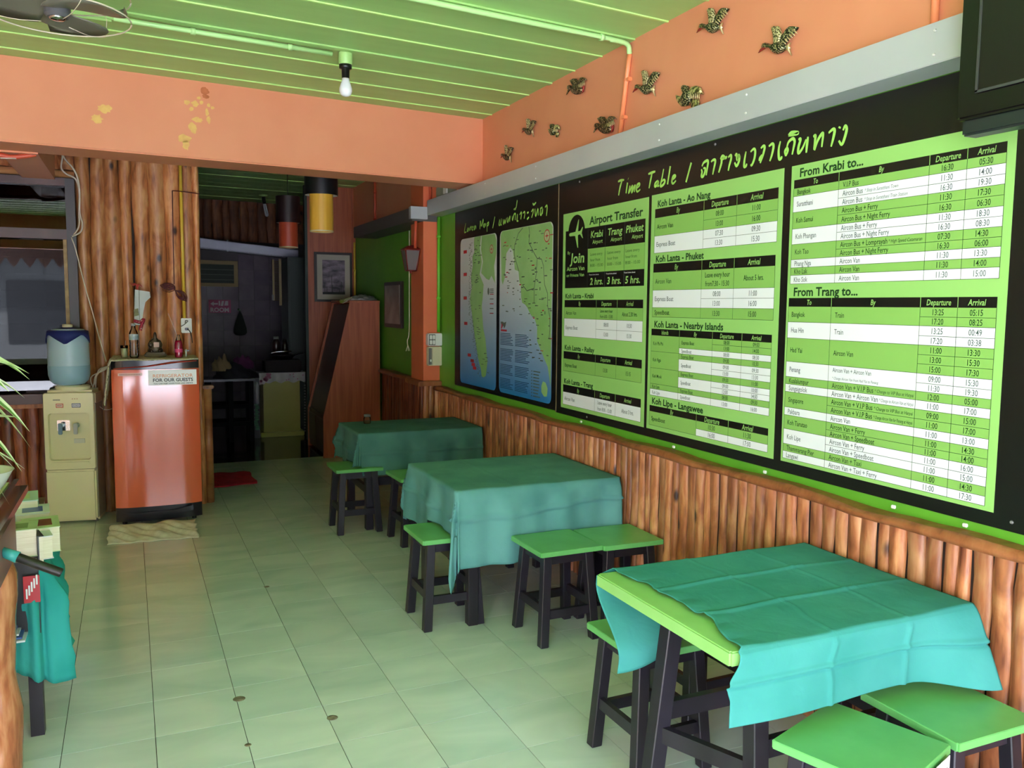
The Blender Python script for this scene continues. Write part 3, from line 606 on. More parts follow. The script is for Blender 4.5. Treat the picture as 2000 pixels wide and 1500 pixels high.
obj('island_routes_print', g, PM, p2)
# --- third panel
p3 = panel(2.569, 1.658, .960, 2.106)
g = B()
title(g, 'From Krabi to...', 2.523, 2.217, 2.060, .031)
R_ = [2.019, 1.989, 1.958, 1.929, 1.898, 1.866, 1.837, 1.807, 1.777, 1.749, 1.718, 1.689, 1.656]; Wt = (0, 1, 1, 0, 0, 1, 1, 0, 0, 1, 0, 1)
table(g, [2.553, 2.326, 1.947, 1.813, 1.686], (2.051, 2.019), ['To', 'By', 'Departure', 'Arrival'],
      [rows_from([('Bangkok', 1, 0), ('Suratthani', 2, 1), ('Koh Samui', 2, 0), ('Koh Phangan', 2, 1), ('Koh Tao', 2, 0), ('Phang Nga', 1, 1), ('Kho Lak', 1, 0), ('Kho Sok', 1, 1)], R_),
       rows_from([('V.I.P Bus', 1, 0), ('Aircon Bus~* Stop in Suratthani Town', 1, 1), ('Aircon Bus~* Stop in Suratthani Train Station', 1, 1), ('Aircon Bus + Ferry', 1, 0), ('Aircon Bus + Night Ferry', 1, 0), ('Aircon Bus + Ferry', 1, 1), ('Aircon Bus + Night Ferry', 1, 1),
                  ('Aircon Bus + Lomprayah~* High Speed Catamaran', 1, 0), ('Aircon Bus + Night Ferry', 1, 0), ('Aircon Van', 1, 1), ('Aircon Van', 1, 0), ('Aircon Van', 1, 1)], R_),
       times('16:30 11:30 16:30 11:30 16:30 11:30 16:30 07:30 16:30 11:30 11:30 11:30', R_, Wt),
       times('05:30 14:00 19:30 17:30 06:30 18:30 08:30 14:30 06:00 13:30 14:00 15:00', R_, Wt)], .0185, .0185, (0, 1))
title(g, 'From Trang to...', 2.531, 2.215, 1.610, .031)
R_ = [1.569, 1.539, 1.510, 1.478, 1.448, 1.417, 1.387, 1.356, 1.325, 1.297, 1.268, 1.238, 1.207, 1.177, 1.146, 1.117, 1.091, 1.061, 1.032, 1.003, .974]
Wt = (0, 0, 1, 1, 0, 0, 0, 1, 1, 0, 1, 0, 0, 1, 0, 0, 1, 1, 0, 1)
V1 = 'Aircon Van + V.I.P Bus~* Change to VIP Bus at Hatyai'
table(g, [2.557, 2.336, 1.953, 1.817, 1.687], (1.602, 1.569), ['To', 'By', 'Departure', 'Arrival'],
      [rows_from([('Bangkok', 2, 0), ('Hua Hin', 2, 1), ('Had Yai', 3, 0), ('Penang', 2, 1), ('Kualalumpur', 1, 0), ('Sungaigolok', 1, 1), ('Singapore', 2, 0), ('Pakbara', 1, 1), ('Koh Tarutao', 2, 0), ('Koh Lipe', 2, 1), ('Thammarang Pier', 1, 0), ('Langawi', 1, 1)], R_),
       rows_from([('Train', 2, 0), ('Train', 2, 1), ('Aircon Van', 3, 0), ('Aircon Van + Aircon Van|~* Change Aircon Van from Had Yai to Penang', 2, 1), (V1, 1, 0), ('Aircon Van + Aircon Van~* Change to Aircon Van at Hatyai', 1, 1), (V1, 1, 0),
                  ('Aircon Van + V.I.P Bus~* Change Aircon Van for Penang at Hatyai', 1, 0), ('Aircon Van', 1, 1), ('Aircon Van + Ferry', 1, 0), ('Aircon Van + Speedboat', 1, 0), ('Aircon Van + Ferry', 1, 1), ('Aircon Van + Speedboat', 1, 1), ('Aircon Van + Taxi', 1, 0), ('Aircon Van + Taxi + Ferry', 1, 1)], R_),
       times('13:25 17:20 13:25 17:20 11:00 13:00 15:00 09:00 11:30 12:00 11:00 09:00 11:00 11:00 11:00 11:00 11:00 11:00 11:00 11:00', R_, Wt),
       times('05:15 08:25 00:49 03:38 13:30 15:30 17:30 15:30 19:30 05:00 17:00 15:00 17:00 13:00 14:30 14:00 16:00 15:00 14:30 17:30', R_, Wt)], .0185, .0185, (0, 1))
obj('mainland_routes_print', g, PM, p3)
HG = mat('board_heading_green', (164, 222, 104), .4)
for s in TT: g = B(); stroke(g, s, XB-.001, .013); obj('heading_stroke', g, HG, tt)
g = B()
for y_, z_ in ((3.1, 2.262), (4.1, 2.262), (1.62, .94), (4.3, .94), (2.1, 1.19)): lathe(g, [(.006, -.001), (.006, .002), (.002, .004)], (0, 0, 0), 10)
g.free()
for y_, z_ in ((3.05, 2.27), (4.28, 2.268), (1.60, .945), (4.15, .935)): obj('board_screw', cyl(B(), (XW-.006, y_, z_), (XW-.010, y_, z_), .006, .004, 10), GREY, tt)
# --- map board
mp_ = thing('map_board', 'black board carrying two blue and green island maps beside the timetable', 'sign', (XW, 5.4, .925))
obj('backing_sheet', bx(B(), XW-.006, XW, 4.539, 6.333, .925, 2.289), BLACKP, mp_)
obj('seam_strip', bx(B(), XW-.009, XW, 4.533, 4.539, .918, 2.289), mat('brass_seam', (120, 104, 70), .4), mp_)
SEA = bpy.data.materials.new('map_sea_print'); SEA.use_nodes = True
t = SEA.node_tree; N = t.nodes; L = t.links; p = N['Principled BSDF']; p.inputs['Roughness'].default_value = .3
tc = N.new('ShaderNodeTexCoord'); sp = N.new('ShaderNodeSeparateXYZ'); L.new(tc.outputs['Object'], sp.inputs[0])
mr = N.new('ShaderNodeMapRange'); mr.inputs['From Min'].default_value = .03; mr.inputs['From Max'].default_value = .85; L.new(sp.outputs['Z'], mr.inputs[0])
cr = N.new('ShaderNodeValToRGB'); cr.color_ramp.elements[0].color = lin((34, 122, 186)); cr.color_ramp.elements[1].color = lin((204, 208, 208)); L.new(mr.outputs[0], cr.inputs[0]); L.new(cr.outputs[0], p.inputs['Base Color'])
LAND = mat('map_land_print', (158, 198, 132), .3, (136, 184, 108), 3); LAND2 = mat('map_coast_print', (176, 196, 150), .3)
INK = mat('map_ink', (92, 102, 92), .5); INKR = mat('map_red_ink', (190, 44, 54), .5); INKB = mat('map_blue_text_ink', (20, 64, 104), .5)
def rrect(y0, y1, z0, z1, rr, x):
    P = []
    for cy_, cz_, a0 in ((y1+rr, z1-rr, 0), (y0-rr, z1-rr, 90), (y0-rr, z0+rr, 180), (y1+rr, z0+rr, 270)):
        for k in range(7):
            a = math.radians(a0+k*15); P.append((x, cy_-rr*math.cos(a), cz_+rr*math.sin(a)))
    return P
def mapsheet(y0, y1, z0, z1):
    g = B(); prism(g, rrect(y0, y1, z0, z1, .045, XB), (-.001, 0, 0)); return obj('map_sheet', g, SEA, mp_)
def land(g, P, x, mi=0): v = [g.verts.new((x, y, z)) for y, z in P]; q = g.faces.new(v); q.material_index = mi
def line(g, P, x, w_, mi):
    for a, b_ in zip(P, P[1:]):
        a = Vector((x, *a)); b_ = Vector((x, *b_)); d = (b_-a); nn = Vector((0, -d.z, d.y)).normalized()*w_/2
        g.faces.new([g.verts.new(q) for q in (a+nn, b_+nn, b_-nn, a-nn)]).material_index = mi
MM = [LAND, LAND2, INK, INKR, INKB, PWH]
m1 = mapsheet(6.206, 5.481, .956, 2.071)
g = B()
land(g, [(5.909, 2.0695), (5.92, 2.031), (5.909, 1.963), (5.95, 1.926), (5.941, 1.859), (5.979, 1.775), (5.963, 1.69), (6.0, 1.605), (5.961, 1.519), (5.928, 1.417), (5.888, 1.316), (5.825, 1.173), (5.764, 1.087), (5.748, 1.038), (5.711, 1.033), (5.668, 1.05), (5.64, 1.151), (5.679, 1.314), (5.724, 1.395), (5.74, 1.477), (5.756, 1.554), (5.742, 1.605), (5.721, 1.714), (5.80, 1.79), (5.76, 1.88), (5.80, 1.98), (5.78, 2.0695)], X1)
land(g, [(5.76, 2.0695), (5.775, 1.97), (5.735, 1.88), (5.77, 1.80), (5.671, 1.756), (5.614, 1.744), (5.573, 1.775), (5.503, 1.72), (5.526, 1.842), (5.486, 1.93), (5.486, 2.02), (5.52, 2.066)], X1)
rn = random.Random(4)
for k in range(150):
    z = 1.03+k*.0067; y = 5.98-(0 if z > 1.5 else (1.5-z)*.42)+rn.uniform(-.01, .05); w_ = rn.uniform(.015, .04)
    flat(g, y, y-w_, z, z+.003, X2, 2)
for k in range(46):
    z = rn.uniform(1.06, 2.05); y = 5.90-(0 if z > 1.5 else (1.5-z)*.42)+rn.uniform(-.1, .02); w_ = rn.uniform(.02, .045); flat(g, y, y-w_, z, z+.005, X2, 2)
for y, z in ((6.101, 1.971), (6.099, 1.799), (6.098, 1.618), (6.083, 1.423), (6.004, 1.182), (5.943, 1.143), (5.92, 1.115), (5.893, 1.09)): flat(g, y+.035, y-.035, z-.012, z+.012, X2, 3)
v = [g.verts.new((X2, 5.627+.018*math.cos(2*PI*k/20), 1.664+.026*math.sin(2*PI*k/20))) for k in range(20)]; g.faces.new(v).material_index = 2
for k in range(8): flat(g, 5.60, 5.53, 1.676-k*.012, 1.682-k*.012, X2, 2) if k < 3 else flat(g, 5.60, 5.53, 1.64-(k-3)*.034, 1.646-(k-3)*.034, X2, 3 if k % 2 else 2)
def compass(g, y, z, rr):
    v = [g.verts.new((X2, y+rr*math.cos(2*PI*k/24), z+rr*math.sin(2*PI*k/24))) for k in range(24)]; g.faces.new(v).material_index = 3
    v = [g.verts.new((X2-.0002, y+rr*.82*math.cos(2*PI*k/24), z+rr*.82*math.sin(2*PI*k/24))) for k in range(24)]; g.faces.new(v).material_index = 1
    for a in range(4):
        c, s = math.cos(a*PI/2), math.sin(a*PI/2)
        v = [g.verts.new((X2-.0004, y+p_*c-q_*s, z+p_*s+q_*c)) for p_, q_ in ((rr*.8, 0), (rr*.12, rr*.12), (0, 0), (rr*.12, -rr*.12))]; g.faces.new(v).material_index = 3
compass(g, 5.573, 1.963, .032)
obj('island_map_print', g, MM, m1)
m2 = mapsheet(5.424, 4.604, .957, 2.075)
g = B()
land(g, [(5.41, 2.05), (5.398, 1.863), (5.39, 1.74), (5.369, 1.707), (5.335, 1.75), (5.309, 1.92), (5.246, 1.955), (5.20, 1.93), (5.183, 1.88), (5.168, 1.803), (5.107, 1.791), (5.09, 1.72), (5.069, 1.701), (5.06, 1.62), (5.043, 1.583), (4.996, 1.57), (4.96, 1.55), (4.937, 1.529), (4.90, 1.50), (4.857, 1.491), (4.811, 1.43), (4.809, 1.339), (4.753, 1.285), (4.70, 1.23), (4.654, 1.187), (4.63, 1.12), (4.612, 1.06), (4.610, 2.04), (4.64, 2.073), (5.38, 2.073)], X1)
land(g, [(4.74, 1.06), (4.72, 1.09), (4.68, 1.085), (4.65, 1.05), (4.66, 1.0), (4.70, .995), (4.74, 1.02)], X1, 0)
for P_ in ([(4.951, 2.07), (4.938, 2.025), (4.948, 1.969), (4.867, 1.897), (4.823, 1.862), (4.758, 1.854), (4.73, 1.811), (4.711, 1.695), (4.667, 1.639), (4.665, 1.565), (4.632, 1.495), (4.63, 1.416), (4.64, 1.36)], [(4.822, 1.857), (4.831, 1.768), (4.862, 1.674), (4.859, 1.578)], [(5.043, 2.07), (5.113, 2.038), (5.172, 1.963), (5.177, 1.903), (5.10, 1.79)], [(4.862, 1.674), (4.97, 1.66), (5.04, 1.70)]):
    line(g, P_, X2, .006, 2)
for k in range(170):
    y = rn.uniform(4.63, 5.38); z = rn.uniform(1.2, 2.03)
    if y > 4.95 and z < 1.5: continue
    w_ = rn.uniform(.015, .045); flat(g, y, y-w_, z, z+rn.uniform(.004, .008), X2, 3 if rn.random() < .12 else 2)
for z in (2.0, 1.90, 1.79, 1.66, 1.51): flat(g, 4.95-(2-z)*.5, 4.94-(2-z)*.5, z, z+.02, X3, 2)
compass(g, 4.686, 1.993, .04)
land(g, [(5.40, 1.45), (5.36, 1.452), (5.34, 1.444), (5.30, 1.452), (5.315, 1.42), (5.335, 1.405), (5.35, 1.425), (5.37, 1.41), (5.385, 1.43)], X3, 2)
land(g, [(5.38, 1.44), (5.36, 1.43), (5.375, 1.40), (5.39, 1.405)], X3-.0002, 3)
flat(g, 5.395, 5.29, 1.385, 1.398, X2, 3)
for c0, c1, z0 in ((5.402, 5.175, 1.368), (5.15, 4.92, 1.368)):
    for k in range(36):
        z = z0-k*.0108
        if k in (8, 9, 18, 19, 27, 28): continue
        flat(g, c0, c0-(c0-c1)*rn.uniform(.75, 1), z, z+.0045, X2, 4)
for k in range(9): flat(g, 4.86, 4.80-rn.uniform(0, .05), 1.14-k*.02, 1.147-k*.02, X2, 2); flat(g, 4.89, 4.875, 1.14-k*.02, 1.147-k*.02, X2, 2)
obj('coast_map_print', g, MM, m2)
for s in LMP: g = B(); stroke(g, s, XB-.001, .013); obj('heading_stroke', g, HG, mp_)
# ------------------------------------------------------------------ trunking and conduits on the right
tk = thing('cable_trunking', 'long grey metal cable trunking under the orange band', 'cable trunking', (2.2, 4, 2.29))
obj('trunking_run', bx(B(), 2.195, XW, .3, 6.665, 2.293, 2.415, bev=.002), TRUNK, tk)
obj('trunking_end_box', bx(B(), 2.055, 2.20, 6.66, 6.715, 2.262, 2.362, bev=.002), TRUNK, tk)
obj('trunking_run', bx(B(), 2.08, 2.325, 6.712, 8.75, 2.25, 2.36, bev=.002), mat('dark_grey_trunking', (84, 78, 76), .5), tk)
for y_ in (2.7, 3.3, 4.6, 5.4, 1.85):
    for z_ in (2.32, 2.39): obj('cover_screw', cyl(B(), (2.195, y_, z_), (2.190, y_, z_), .005, .003, 8), mat('screw_white', (206, 206, 200), .4), tk)
def pipe(name, label, pts, r_, m, cat='pipe', clips=(), m2=None, parent=None, group=None):
    t = thing(name, label, cat, pts[0], group=group); obj('pipe_run', tube(B(), pts, r_, 10), m, t)
    for c, n_ in clips:
        c = Vector(c); n_ = Vector(n_); g = B(); cyl(g, c-n_*.011, c+n_*.011, r_*1.35, n=12); obj('saddle_clip', g, m2 or m, t)
    return t
dx = Vector((math.cos(BA), math.sin(BA), 0))
c0 = Vector((2.215, 3.695, 2.868))
cp = [c0+dx*(-s) for s in (4.5, 3, 2, 1, .5, .06)]
t1 = pipe('ceiling_conduit', 'pale green conduit crossing the ceiling to the orange band', [*cp, *bez([c0+dx*(-.06), (2.262, 3.705, 2.862), (2.284, 3.715, 2.82)], 5)], .0125, GREENP,
     clips=[(c0+dx*(-s), dx) for s in (.11, 1.28, 2.5)])
obj('pipe_run', tube(B(), [(2.284, 3.715, 2.82), (2.286, 3.73, 2.76), (2.286, 3.80, 2.417)], .0125, 10), mat('orange_pipe_paint', (240, 146, 98), .4), t1, label='orange painted drop')
for z_ in (2.70, 2.52): obj('saddle_clip', bx(B(), 2.276, 2.30, 3.715-.03+(2.82-z_)*.2, 3.735+(2.82-z_)*.2, z_-.009, z_+.009, bev=.003), mat('orange_pipe_paint', (240, 146, 98), .4), t1)
c1 = Vector((1.03, 4.535, 2.868))
t2 = pipe('ceiling_conduit', 'pale green conduit running from the ceiling fan to the light bulb', [c1+dx*(-s) for s in (3.5, 2.5, 1.2, .6, .06)], .0125, GREENP, clips=[(c1+dx*(-s), dx) for s in (.28, .75, 1.17)])
obj('junction_box', bx(rotz(B(), 0), -.26, -.06, 4.385, 4.455, 2.845, 2.889, bev=.01), GREENC, t2)
pipe('wall_conduit', 'orange conduit running up the wall beside the television', [(2.284, 1.93, 2.417), (2.284, 1.93, 2.88)], .013, mat('orange_pipe_paint', (240, 146, 98), .4))
pipe('wall_conduit', 'red painted conduit on the far wall above the dark trunking', [(2.285, 8.66, 2.37), (2.285, 8.655, 2.86)], .014, mat('red_orange_pipe_paint', (206, 88, 60), .4), clips=[((2.285, 8.66, 2.44), Vector((0, 0, 1))), ((2.285, 8.655, 2.72), Vector((0, 0, 1)))])
pipe('wall_conduit', 'yellow conduit in the corner beside the plywood partition', [(2.30, 9.64, 2.27), (2.30, 9.64, 1.45)], .011, YEL, clips=[((2.30, 9.64, 1.95), Vector((0, 0, 1)))])
pipe('wall_conduit', 'bright green conduit down the wall beside the orange pillar', [(2.305, 6.69, 2.29), (2.305, 6.69, 1.335)], .014, mat('bright_green_pipe', (104, 190, 50), .4), clips=[((2.305, 6.69, 2.13), Vector((0, 0, 1))), ((2.305, 6.69, 1.62), Vector((0, 0, 1)))])
pipe('wall_conduit', 'red orange conduit on the pillar face above the trunking', [(2.235, 6.70, 2.41), (2.235, 6.70, 2.88)], .013, mat('red_orange_pipe_paint', (206, 88, 60), .4))
pipe('lantern_conduit', 'orange conduit dropping from the trunking end to the wall lantern', [(2.12, 6.73, 2.262), (2.12, 6.75, 2.03)], .012, mat('red_orange_pipe_paint', (206, 88, 60), .4))
# loose cable hanging behind the pillar
t = thing('hanging_cable', 'thin cream cable hanging loose down the pillar edge', 'cable', (2.17, 7.08, 1.2))
g = B(); tube(g, bez([(2.172, 7.085, 2.2), (2.17, 7.085, 1.7), (2.168, 7.085, 1.33), (2.15, 7.08, 1.25), (2.155, 7.08, 1.19)], 5), .004, 6)
for d in (-.02, 0, .015): tube(g, [(2.155, 7.08, 1.21), (2.155+d, 7.07, 1.16)], .003, 5)
obj('cable_run', g, WIRE, t)
# switch boxes at the pillar
t = thing('switch_box', 'white switch box at the foot of the green conduit', 'switch', (2.26, 6.68, 1.22))
obj('box_body', bx(B(), 2.20, 2.33, 6.652, 6.72, 1.222, 1.326, bev=.008), WHITE, t)
obj('switch_plate', bx(B(), 2.205, 2.263, 6.646, 6.654, 1.228, 1.320, bev=.003), GREY, t)
g = B()
for a in range(2):
    for b_ in range(2): bx(g, 2.212+a*.026, 2.232+a*.026, 6.640, 6.648, 1.236+b_*.042, 1.270+b_*.042, bev=.003)
obj('rocker_switches', g, WHITE, t)
t = thing('breaker_box', 'cream breaker box mounted under the white switch box', 'box', (2.25, 6.69, 1.05))
obj('box_body', bx(B(), 2.205, 2.33, 6.665, 6.72, 1.056, 1.214, bev=.006), CREAM, t)
obj('front_cover', bx(B(), 2.208, 2.232, 6.652, 6.668, 1.065, 1.205, bev=.003), GREY, t)
obj('front_cover', bx(B(), 2.238, 2.262, 6.652, 6.668, 1.065, 1.205, bev=.003), CREAM, t)
g = B(); bx(g, 2.216, 2.226, 6.640, 6.656, 1.09, 1.11, bev=.002); obj('breaker_lever', g, WHITE, t)
# small meter box standing on the trunking behind the beam
t = thing('meter_box', 'small white and glass meter box on the trunking behind the beam', 'box', (2.25, 6.35, 2.42))
obj('meter_case', bx(B(), 2.215, 2.30, 6.24, 6.50, 2.42, 2.50, bev=.006), mat('meter_grey_green', (150, 158, 130), .3), t)
obj('meter_label', bx(B(), 2.205, 2.217, 6.22, 6.30, 2.425, 2.495, bev=.003), WHITE, t)
# ------------------------------------------------------------------ wall lantern on the pillar
t = thing('wall_lantern', 'small red framed glass lantern mounted on the orange pillar', 'lantern', (2.10, 6.88, 1.84))
cx_, cy_ = 2.115, 6.86
top, bot = .062, .036
def fr(w_, z): return [Vector((cx_+a*w_, cy_+b_*w_, z)) for a, b_ in ((-1, -1), (1, -1), (1, 1), (-1, 1))]
A = fr(bot, 1.85); Z = fr(top, 2.02)
FRM = mat('lantern_red_frame', (120, 34, 30), .4)
g = B()
for a, z in zip(A, Z): tube(g, [a, z], .006, 6)
for R_ in (A, Z):
    for k in range(4): tube(g, [R_[k], R_[(k+1) % 4]], .006, 6)
obj('frame', g, FRM, t)
LG = mat('frosted_lantern_glass', (104, 96, 94), .5)
for k in range(4):
    g = B(); c = (A[k]+A[(k+1) % 4])/2; q = [A[k], A[(k+1) % 4], Z[(k+1) % 4], Z[k]]
    nrm = (q[1]-q[0]).cross(q[3]-q[0]).normalized()*.003; prism(g, q, nrm); obj('pane', g, LG, t)
g = B(); R1 = fr(top+.012, 2.024); R2 = fr(.03, 2.055); 
vs1 = [g.verts.new(v) for v in R1]; vs2 = [g.verts.new(v) for v in R2]
g.faces.new(vs1[::-1]); g.faces.new(vs2)
for k in range(4): g.faces.new((vs1[k], vs1[(k+1) % 4], vs2[(k+1) % 4], vs2[k]))
obj('cap', g, FRM, t); obj('arm', tube(B(), [(2.18, 6.88, 2.0), (2.15, 6.87, 2.06), (2.115, 6.86, 2.055)], .008, 6), FRM, t)
obj('finial', lathe(B(), [(.004, 1.825), (.012, 1.838), (.008, 1.85)], (cx_, cy_, 0), 10), FRM, t)
# ------------------------------------------------------------------ brass birds on the orange band
BRASS = bpy.data.materials.new('patinated_brass'); BRASS.use_nodes = True
def brass(name, ground, spot, sc=90, th=.35):
    m = bpy.data.materials.new(name); m.use_nodes = True; t = m.node_tree; N = t.nodes; L = t.links; p = N['Principled BSDF']
    tc = N.new('ShaderNodeTexCoord'); v = N.new('ShaderNodeTexVoronoi'); v.inputs['Scale'].default_value = sc; L.new(tc.outputs['Object'], v.inputs['Vector'])
    cr = N.new('ShaderNodeValToRGB'); cr.color_ramp.elements[0].position = th; cr.color_ramp.elements[1].position = th+.08
    cr.color_ramp.elements[0].color = lin(spot); cr.color_ramp.elements[1].color = lin(ground); L.new(v.outputs['Distance'], cr.inputs[0])
    L.new(cr.outputs[0], p.inputs['Base Color']); p.inputs['Metallic'].default_value = .55; p.inputs['Roughness'].default_value = .38
    b = N.new('ShaderNodeBump'); b.inputs['Strength'].default_value = .5; b.inputs['Distance'].default_value = .004; L.new(v.outputs['Distance'], b.inputs['Height']); L.new(b.outputs[0], p.inputs['Normal'])
    return m
bpy.data.materials.remove(BRASS)
BR = brass('green_patina_brass', (44, 54, 30), (206, 198, 150), 170, .36); BRW = brass('feathered_brass', (92, 88, 50), (232, 224, 176), 190, .5)
BRD = brass('dark_patina_brass', (48, 36, 24), (196, 172, 126), 170, .36); BRR = mat('red_lacquer', (150, 44, 40), .35, metal=.3); BRT = mat('polished_brass', (214, 200, 150), .3, metal=.6)
BRG = brass('leaf_brass', (96, 96, 52), (206, 200, 140), 70, .5)
def relief(P, y, z, s, thick, dome, sx=1):
    """outline (u to the viewer's right, up) as a domed repousse sheet on the wall"""
    g = B(); x = 2.30-.012; cu = sum(p[0] for p in P)/len(P); cv = sum(p[1] for p in P)/len(P)
    def V(u_, v_, d): return g.verts.new((x-d, y-u_*s*sx, z+v_*s))
    back = [V(u_, v_, 0) for u_, v_ in P]; r1 = [V(u_, v_, thick) for u_, v_ in P]; n = len(P)
    r2 = [V(cu+(u_-cu)*.72, cv+(v_-cv)*.72, thick+dome*.75) for u_, v_ in P]; r3 = [V(cu+(u_-cu)*.35, cv+(v_-cv)*.35, thick+dome) for u_, v_ in P]
    for A_, Z_ in ((back, r1), (r1, r2), (r2, r3)):
        for k in range(n): g.faces.new((A_[k], A_[(k+1) % n], Z_[(k+1) % n], Z_[k])).smooth = True
    g.faces.new(r3); g.faces.new(back[::-1]); bmesh.ops.recalc_face_normals(g, faces=g.faces); return g
def feathers(P, y, z, s, x0):
    """raised quills across a wing outline"""
    g = B(); cu = sum(p[0] for p in P)/len(P); cv = sum(p[1] for p in P)/len(P)
    a = Vector((P[0][0], P[0][1])); far = max(P, key=lambda p: (p[0]-a.x)**2+(p[1]-a.y)**2)
    ax = Vector((far[0]-a.x, far[1]-a.y)); pr_ = Vector((ax.y, -ax.x)).normalized()
    for k in range(6):
        c = a+ax*(.25+.12*k); tip = c+pr_*.026+ax.normalized()*.012
        tube(g, [(x0, y-c.x*s, z+c.y*s), (x0-.002, y-(c.x+tip.x)/2*s, z+(c.y+tip.y)/2*s), (x0, y-tip.x*s, z+tip.y*s)], .0032*s, 5, taper=[1, .9, .3])
    return g
def bird(kind, y, z, s, label, mats_=None):
    D = {'A': BIRD_A, 'B': BIRD_B, 'C': BIRD_C}[kind]
    t = thing('brass_bird', label, 'wall ornament', (2.30, y, z), group='brass birds on the orange band')
    body, wing, tail, beak = {'A': (BR, BRW, BRT, BRR), 'B': (BRD, BRD, BRR, BRD), 'C': (BR, BRG, BRG, BRD)}[kind]
    if mats_: body, wing, tail = mats_
    obj('tail', relief(D['tail'], y, z, s, .006, .004), tail, t)
    obj('wing', relief(D['wing'], y, z, s, .008, .006), wing, t); obj('wing', relief(D['wing2'], y, z, s, .011, .007), body if kind == 'A' else wing, t)
    obj('body', relief(D['body'], y, z, s, .013, .012), body, t)
    if 'beak' in D: obj('beak', relief(D['beak'], y, z, s, .005, .001), beak, t, label='red beak' if kind == 'A' else None)
    obj('quills', feathers(D['wing2'], y, z, s, 2.30-.026), BRT, t)
    obj('hook', cyl(B(), (2.301, y, z+.01), (2.287, y, z+.01), .004, n=8), BRD, t)
bird('A', 3.047, 2.752, 1.0, 'brass crane with raised wings, highest and nearest the ceiling edge')
bird('A', 2.633, 2.558, 1.0, 'brass crane with raised wings, the one nearest the television')
bird('A', 3.555, 2.61, 1.08, 'brass crane with raised wings just right of the orange conduit drop')
bird('A', 4.895, 2.653, .95, 'small brass crane with pale wings, second from the beam corner', (BRD, BRW, BRT))
bird('A', 5.238, 2.547, .95, 'small brass crane with raised wings, the one nearest the beam corner', (BRD, BRW, BRT))
bird('B', 4.263, 2.774, 1.0, 'dark brass duck with red tail close under the ceiling')
bird('B', 3.94, 2.502, 1.0, 'dark brass duck with red tail just left of the orange conduit drop')
bird('C', 3.21, 2.497, 1.0, 'brass pheasant with round fan tail just above the grey trunking')
bird('C', 4.545, 2.595, .72, 'small brass pheasant with round tail between crane and ducks')
# ------------------------------------------------------------------ light bulb
t = thing('light_bulb', 'white bulb in black socket hanging under a green ceiling box', 'light bulb', (1.05, 4.56, 2.7))
obj('ceiling_box', lathe(B(), [(.034, 2.825), (.037, 2.83), (.037, 2.885)], (1.045, 4.545, 0), 20), GREENC, t, smooth='auto')
obj('socket', lathe(B(), [(.020, 2.755), (.021, 2.80), (.033, 2.805), (.034, 2.826)], (1.045, 4.545, 0), 20), BLACK, t)
obj('bulb', lathe(B(), [(.001, 2.660), (.016, 2.663), (.028, 2.672), (.034, 2.688), (.034, 2.703), (.028, 2.722), (.021, 2.74), (.019, 2.757)], (1.045, 4.545, 0), 24), mat('frosted_white_bulb', (228, 230, 236), .25), t)
# ------------------------------------------------------------------ ceiling fan
FB = mat('fan_grey', (120, 116, 104), .4); FW = mat('fan_cream_wire', (210, 200, 180), .4)
fx, fy, fz = -.238, 3.62, 2.638
t = thing('ceiling_fan', 'grey three bladed orbit fan with wire guard hanging from the ceiling', 'fan', (fx, fy, fz))
obj('hub', lathe(B(), [(.036, -.03), (.045, -.02), (.045, .02), (.06, .03), (.06, .12), (.035, .13)], (fx, fy, fz), 24), mat('fan_dark_housing', (84, 84, 88), .4), t, smooth='auto')
obj('hub_cap', lathe(B(), [(.002, -.040), (.022, -.038), (.034, -.028)], (fx, fy, fz), 24), CHROME, t)
obj('down_rod', cyl(B(), (fx, fy, fz+.12), (fx, fy, 2.89), .014), FB, t); obj('canopy', lathe(B(), [(.03, 2.85), (.055, 2.87), (.06, 2.89)], (fx, fy, 0), 20), FB, t)
for a0 in (-38, 82, 202):
    g = B(); n = 15; rows_ = []
    for i in range(n):
        s_ = i/(n-1); rr = .03+.205*s_; wd = .045+.125*math.sin(PI*min(1, s_*.62+.18)); wd *= (1 if s_ < .7 else math.sqrt(max(.003, 1-((s_-.7)/.3)**2)))
        c = math.radians(a0+20*s_); cen = Vector((math.cos(c)*rr, math.sin(c)*rr, 0)); tn = Vector((-math.sin(c), math.cos(c), 0))
        rows_.append([(cen+tn*wd*(k-2)/2+Vector((0, 0, .014*(k-2)*(1-.3*s_)))) for k in range(5)])
    top_ = [[g.verts.new(Vector((fx, fy, fz+.004))+q) for q in rw] for rw in rows_]; bo = [[g.verts.new(Vector((fx, fy, fz))+q) for q in rw] for rw in rows_]
    for S_ in (top_, bo):
        for a, b_ in zip(S_, S_[1:]):
            for k in range(4): g.faces.new((a[k], a[k+1], b_[k+1], b_[k])).smooth = True
    for a, b_ in ((0, 0), (4, 4)):
        for i in range(n-1): g.faces.new((top_[i][a], top_[i+1][a], bo[i+1][a], bo[i][a]))
    for i in (0, n-1):
        for k in range(4): g.faces.new((top_[i][k], top_[i][k+1], bo[i][k+1], bo[i][k]))
    bmesh.ops.recalc_face_normals(g, faces=g.faces); obj('blade', g, mat('fan_blade_grey', (112, 110, 98), .4), t)
g = B()
def ring(g, rr, z, r_=.0026, n=44): tube(g, [(fx+rr*math.cos(2*PI*k/n), fy+rr*math.sin(2*PI*k/n), z) for k in range(n+1)], r_, 5)
ring(g, .25, fz-.02, .003); ring(g, .25, fz+.06, .003)
obj('guard_rings', g, FW, t)
g = B()
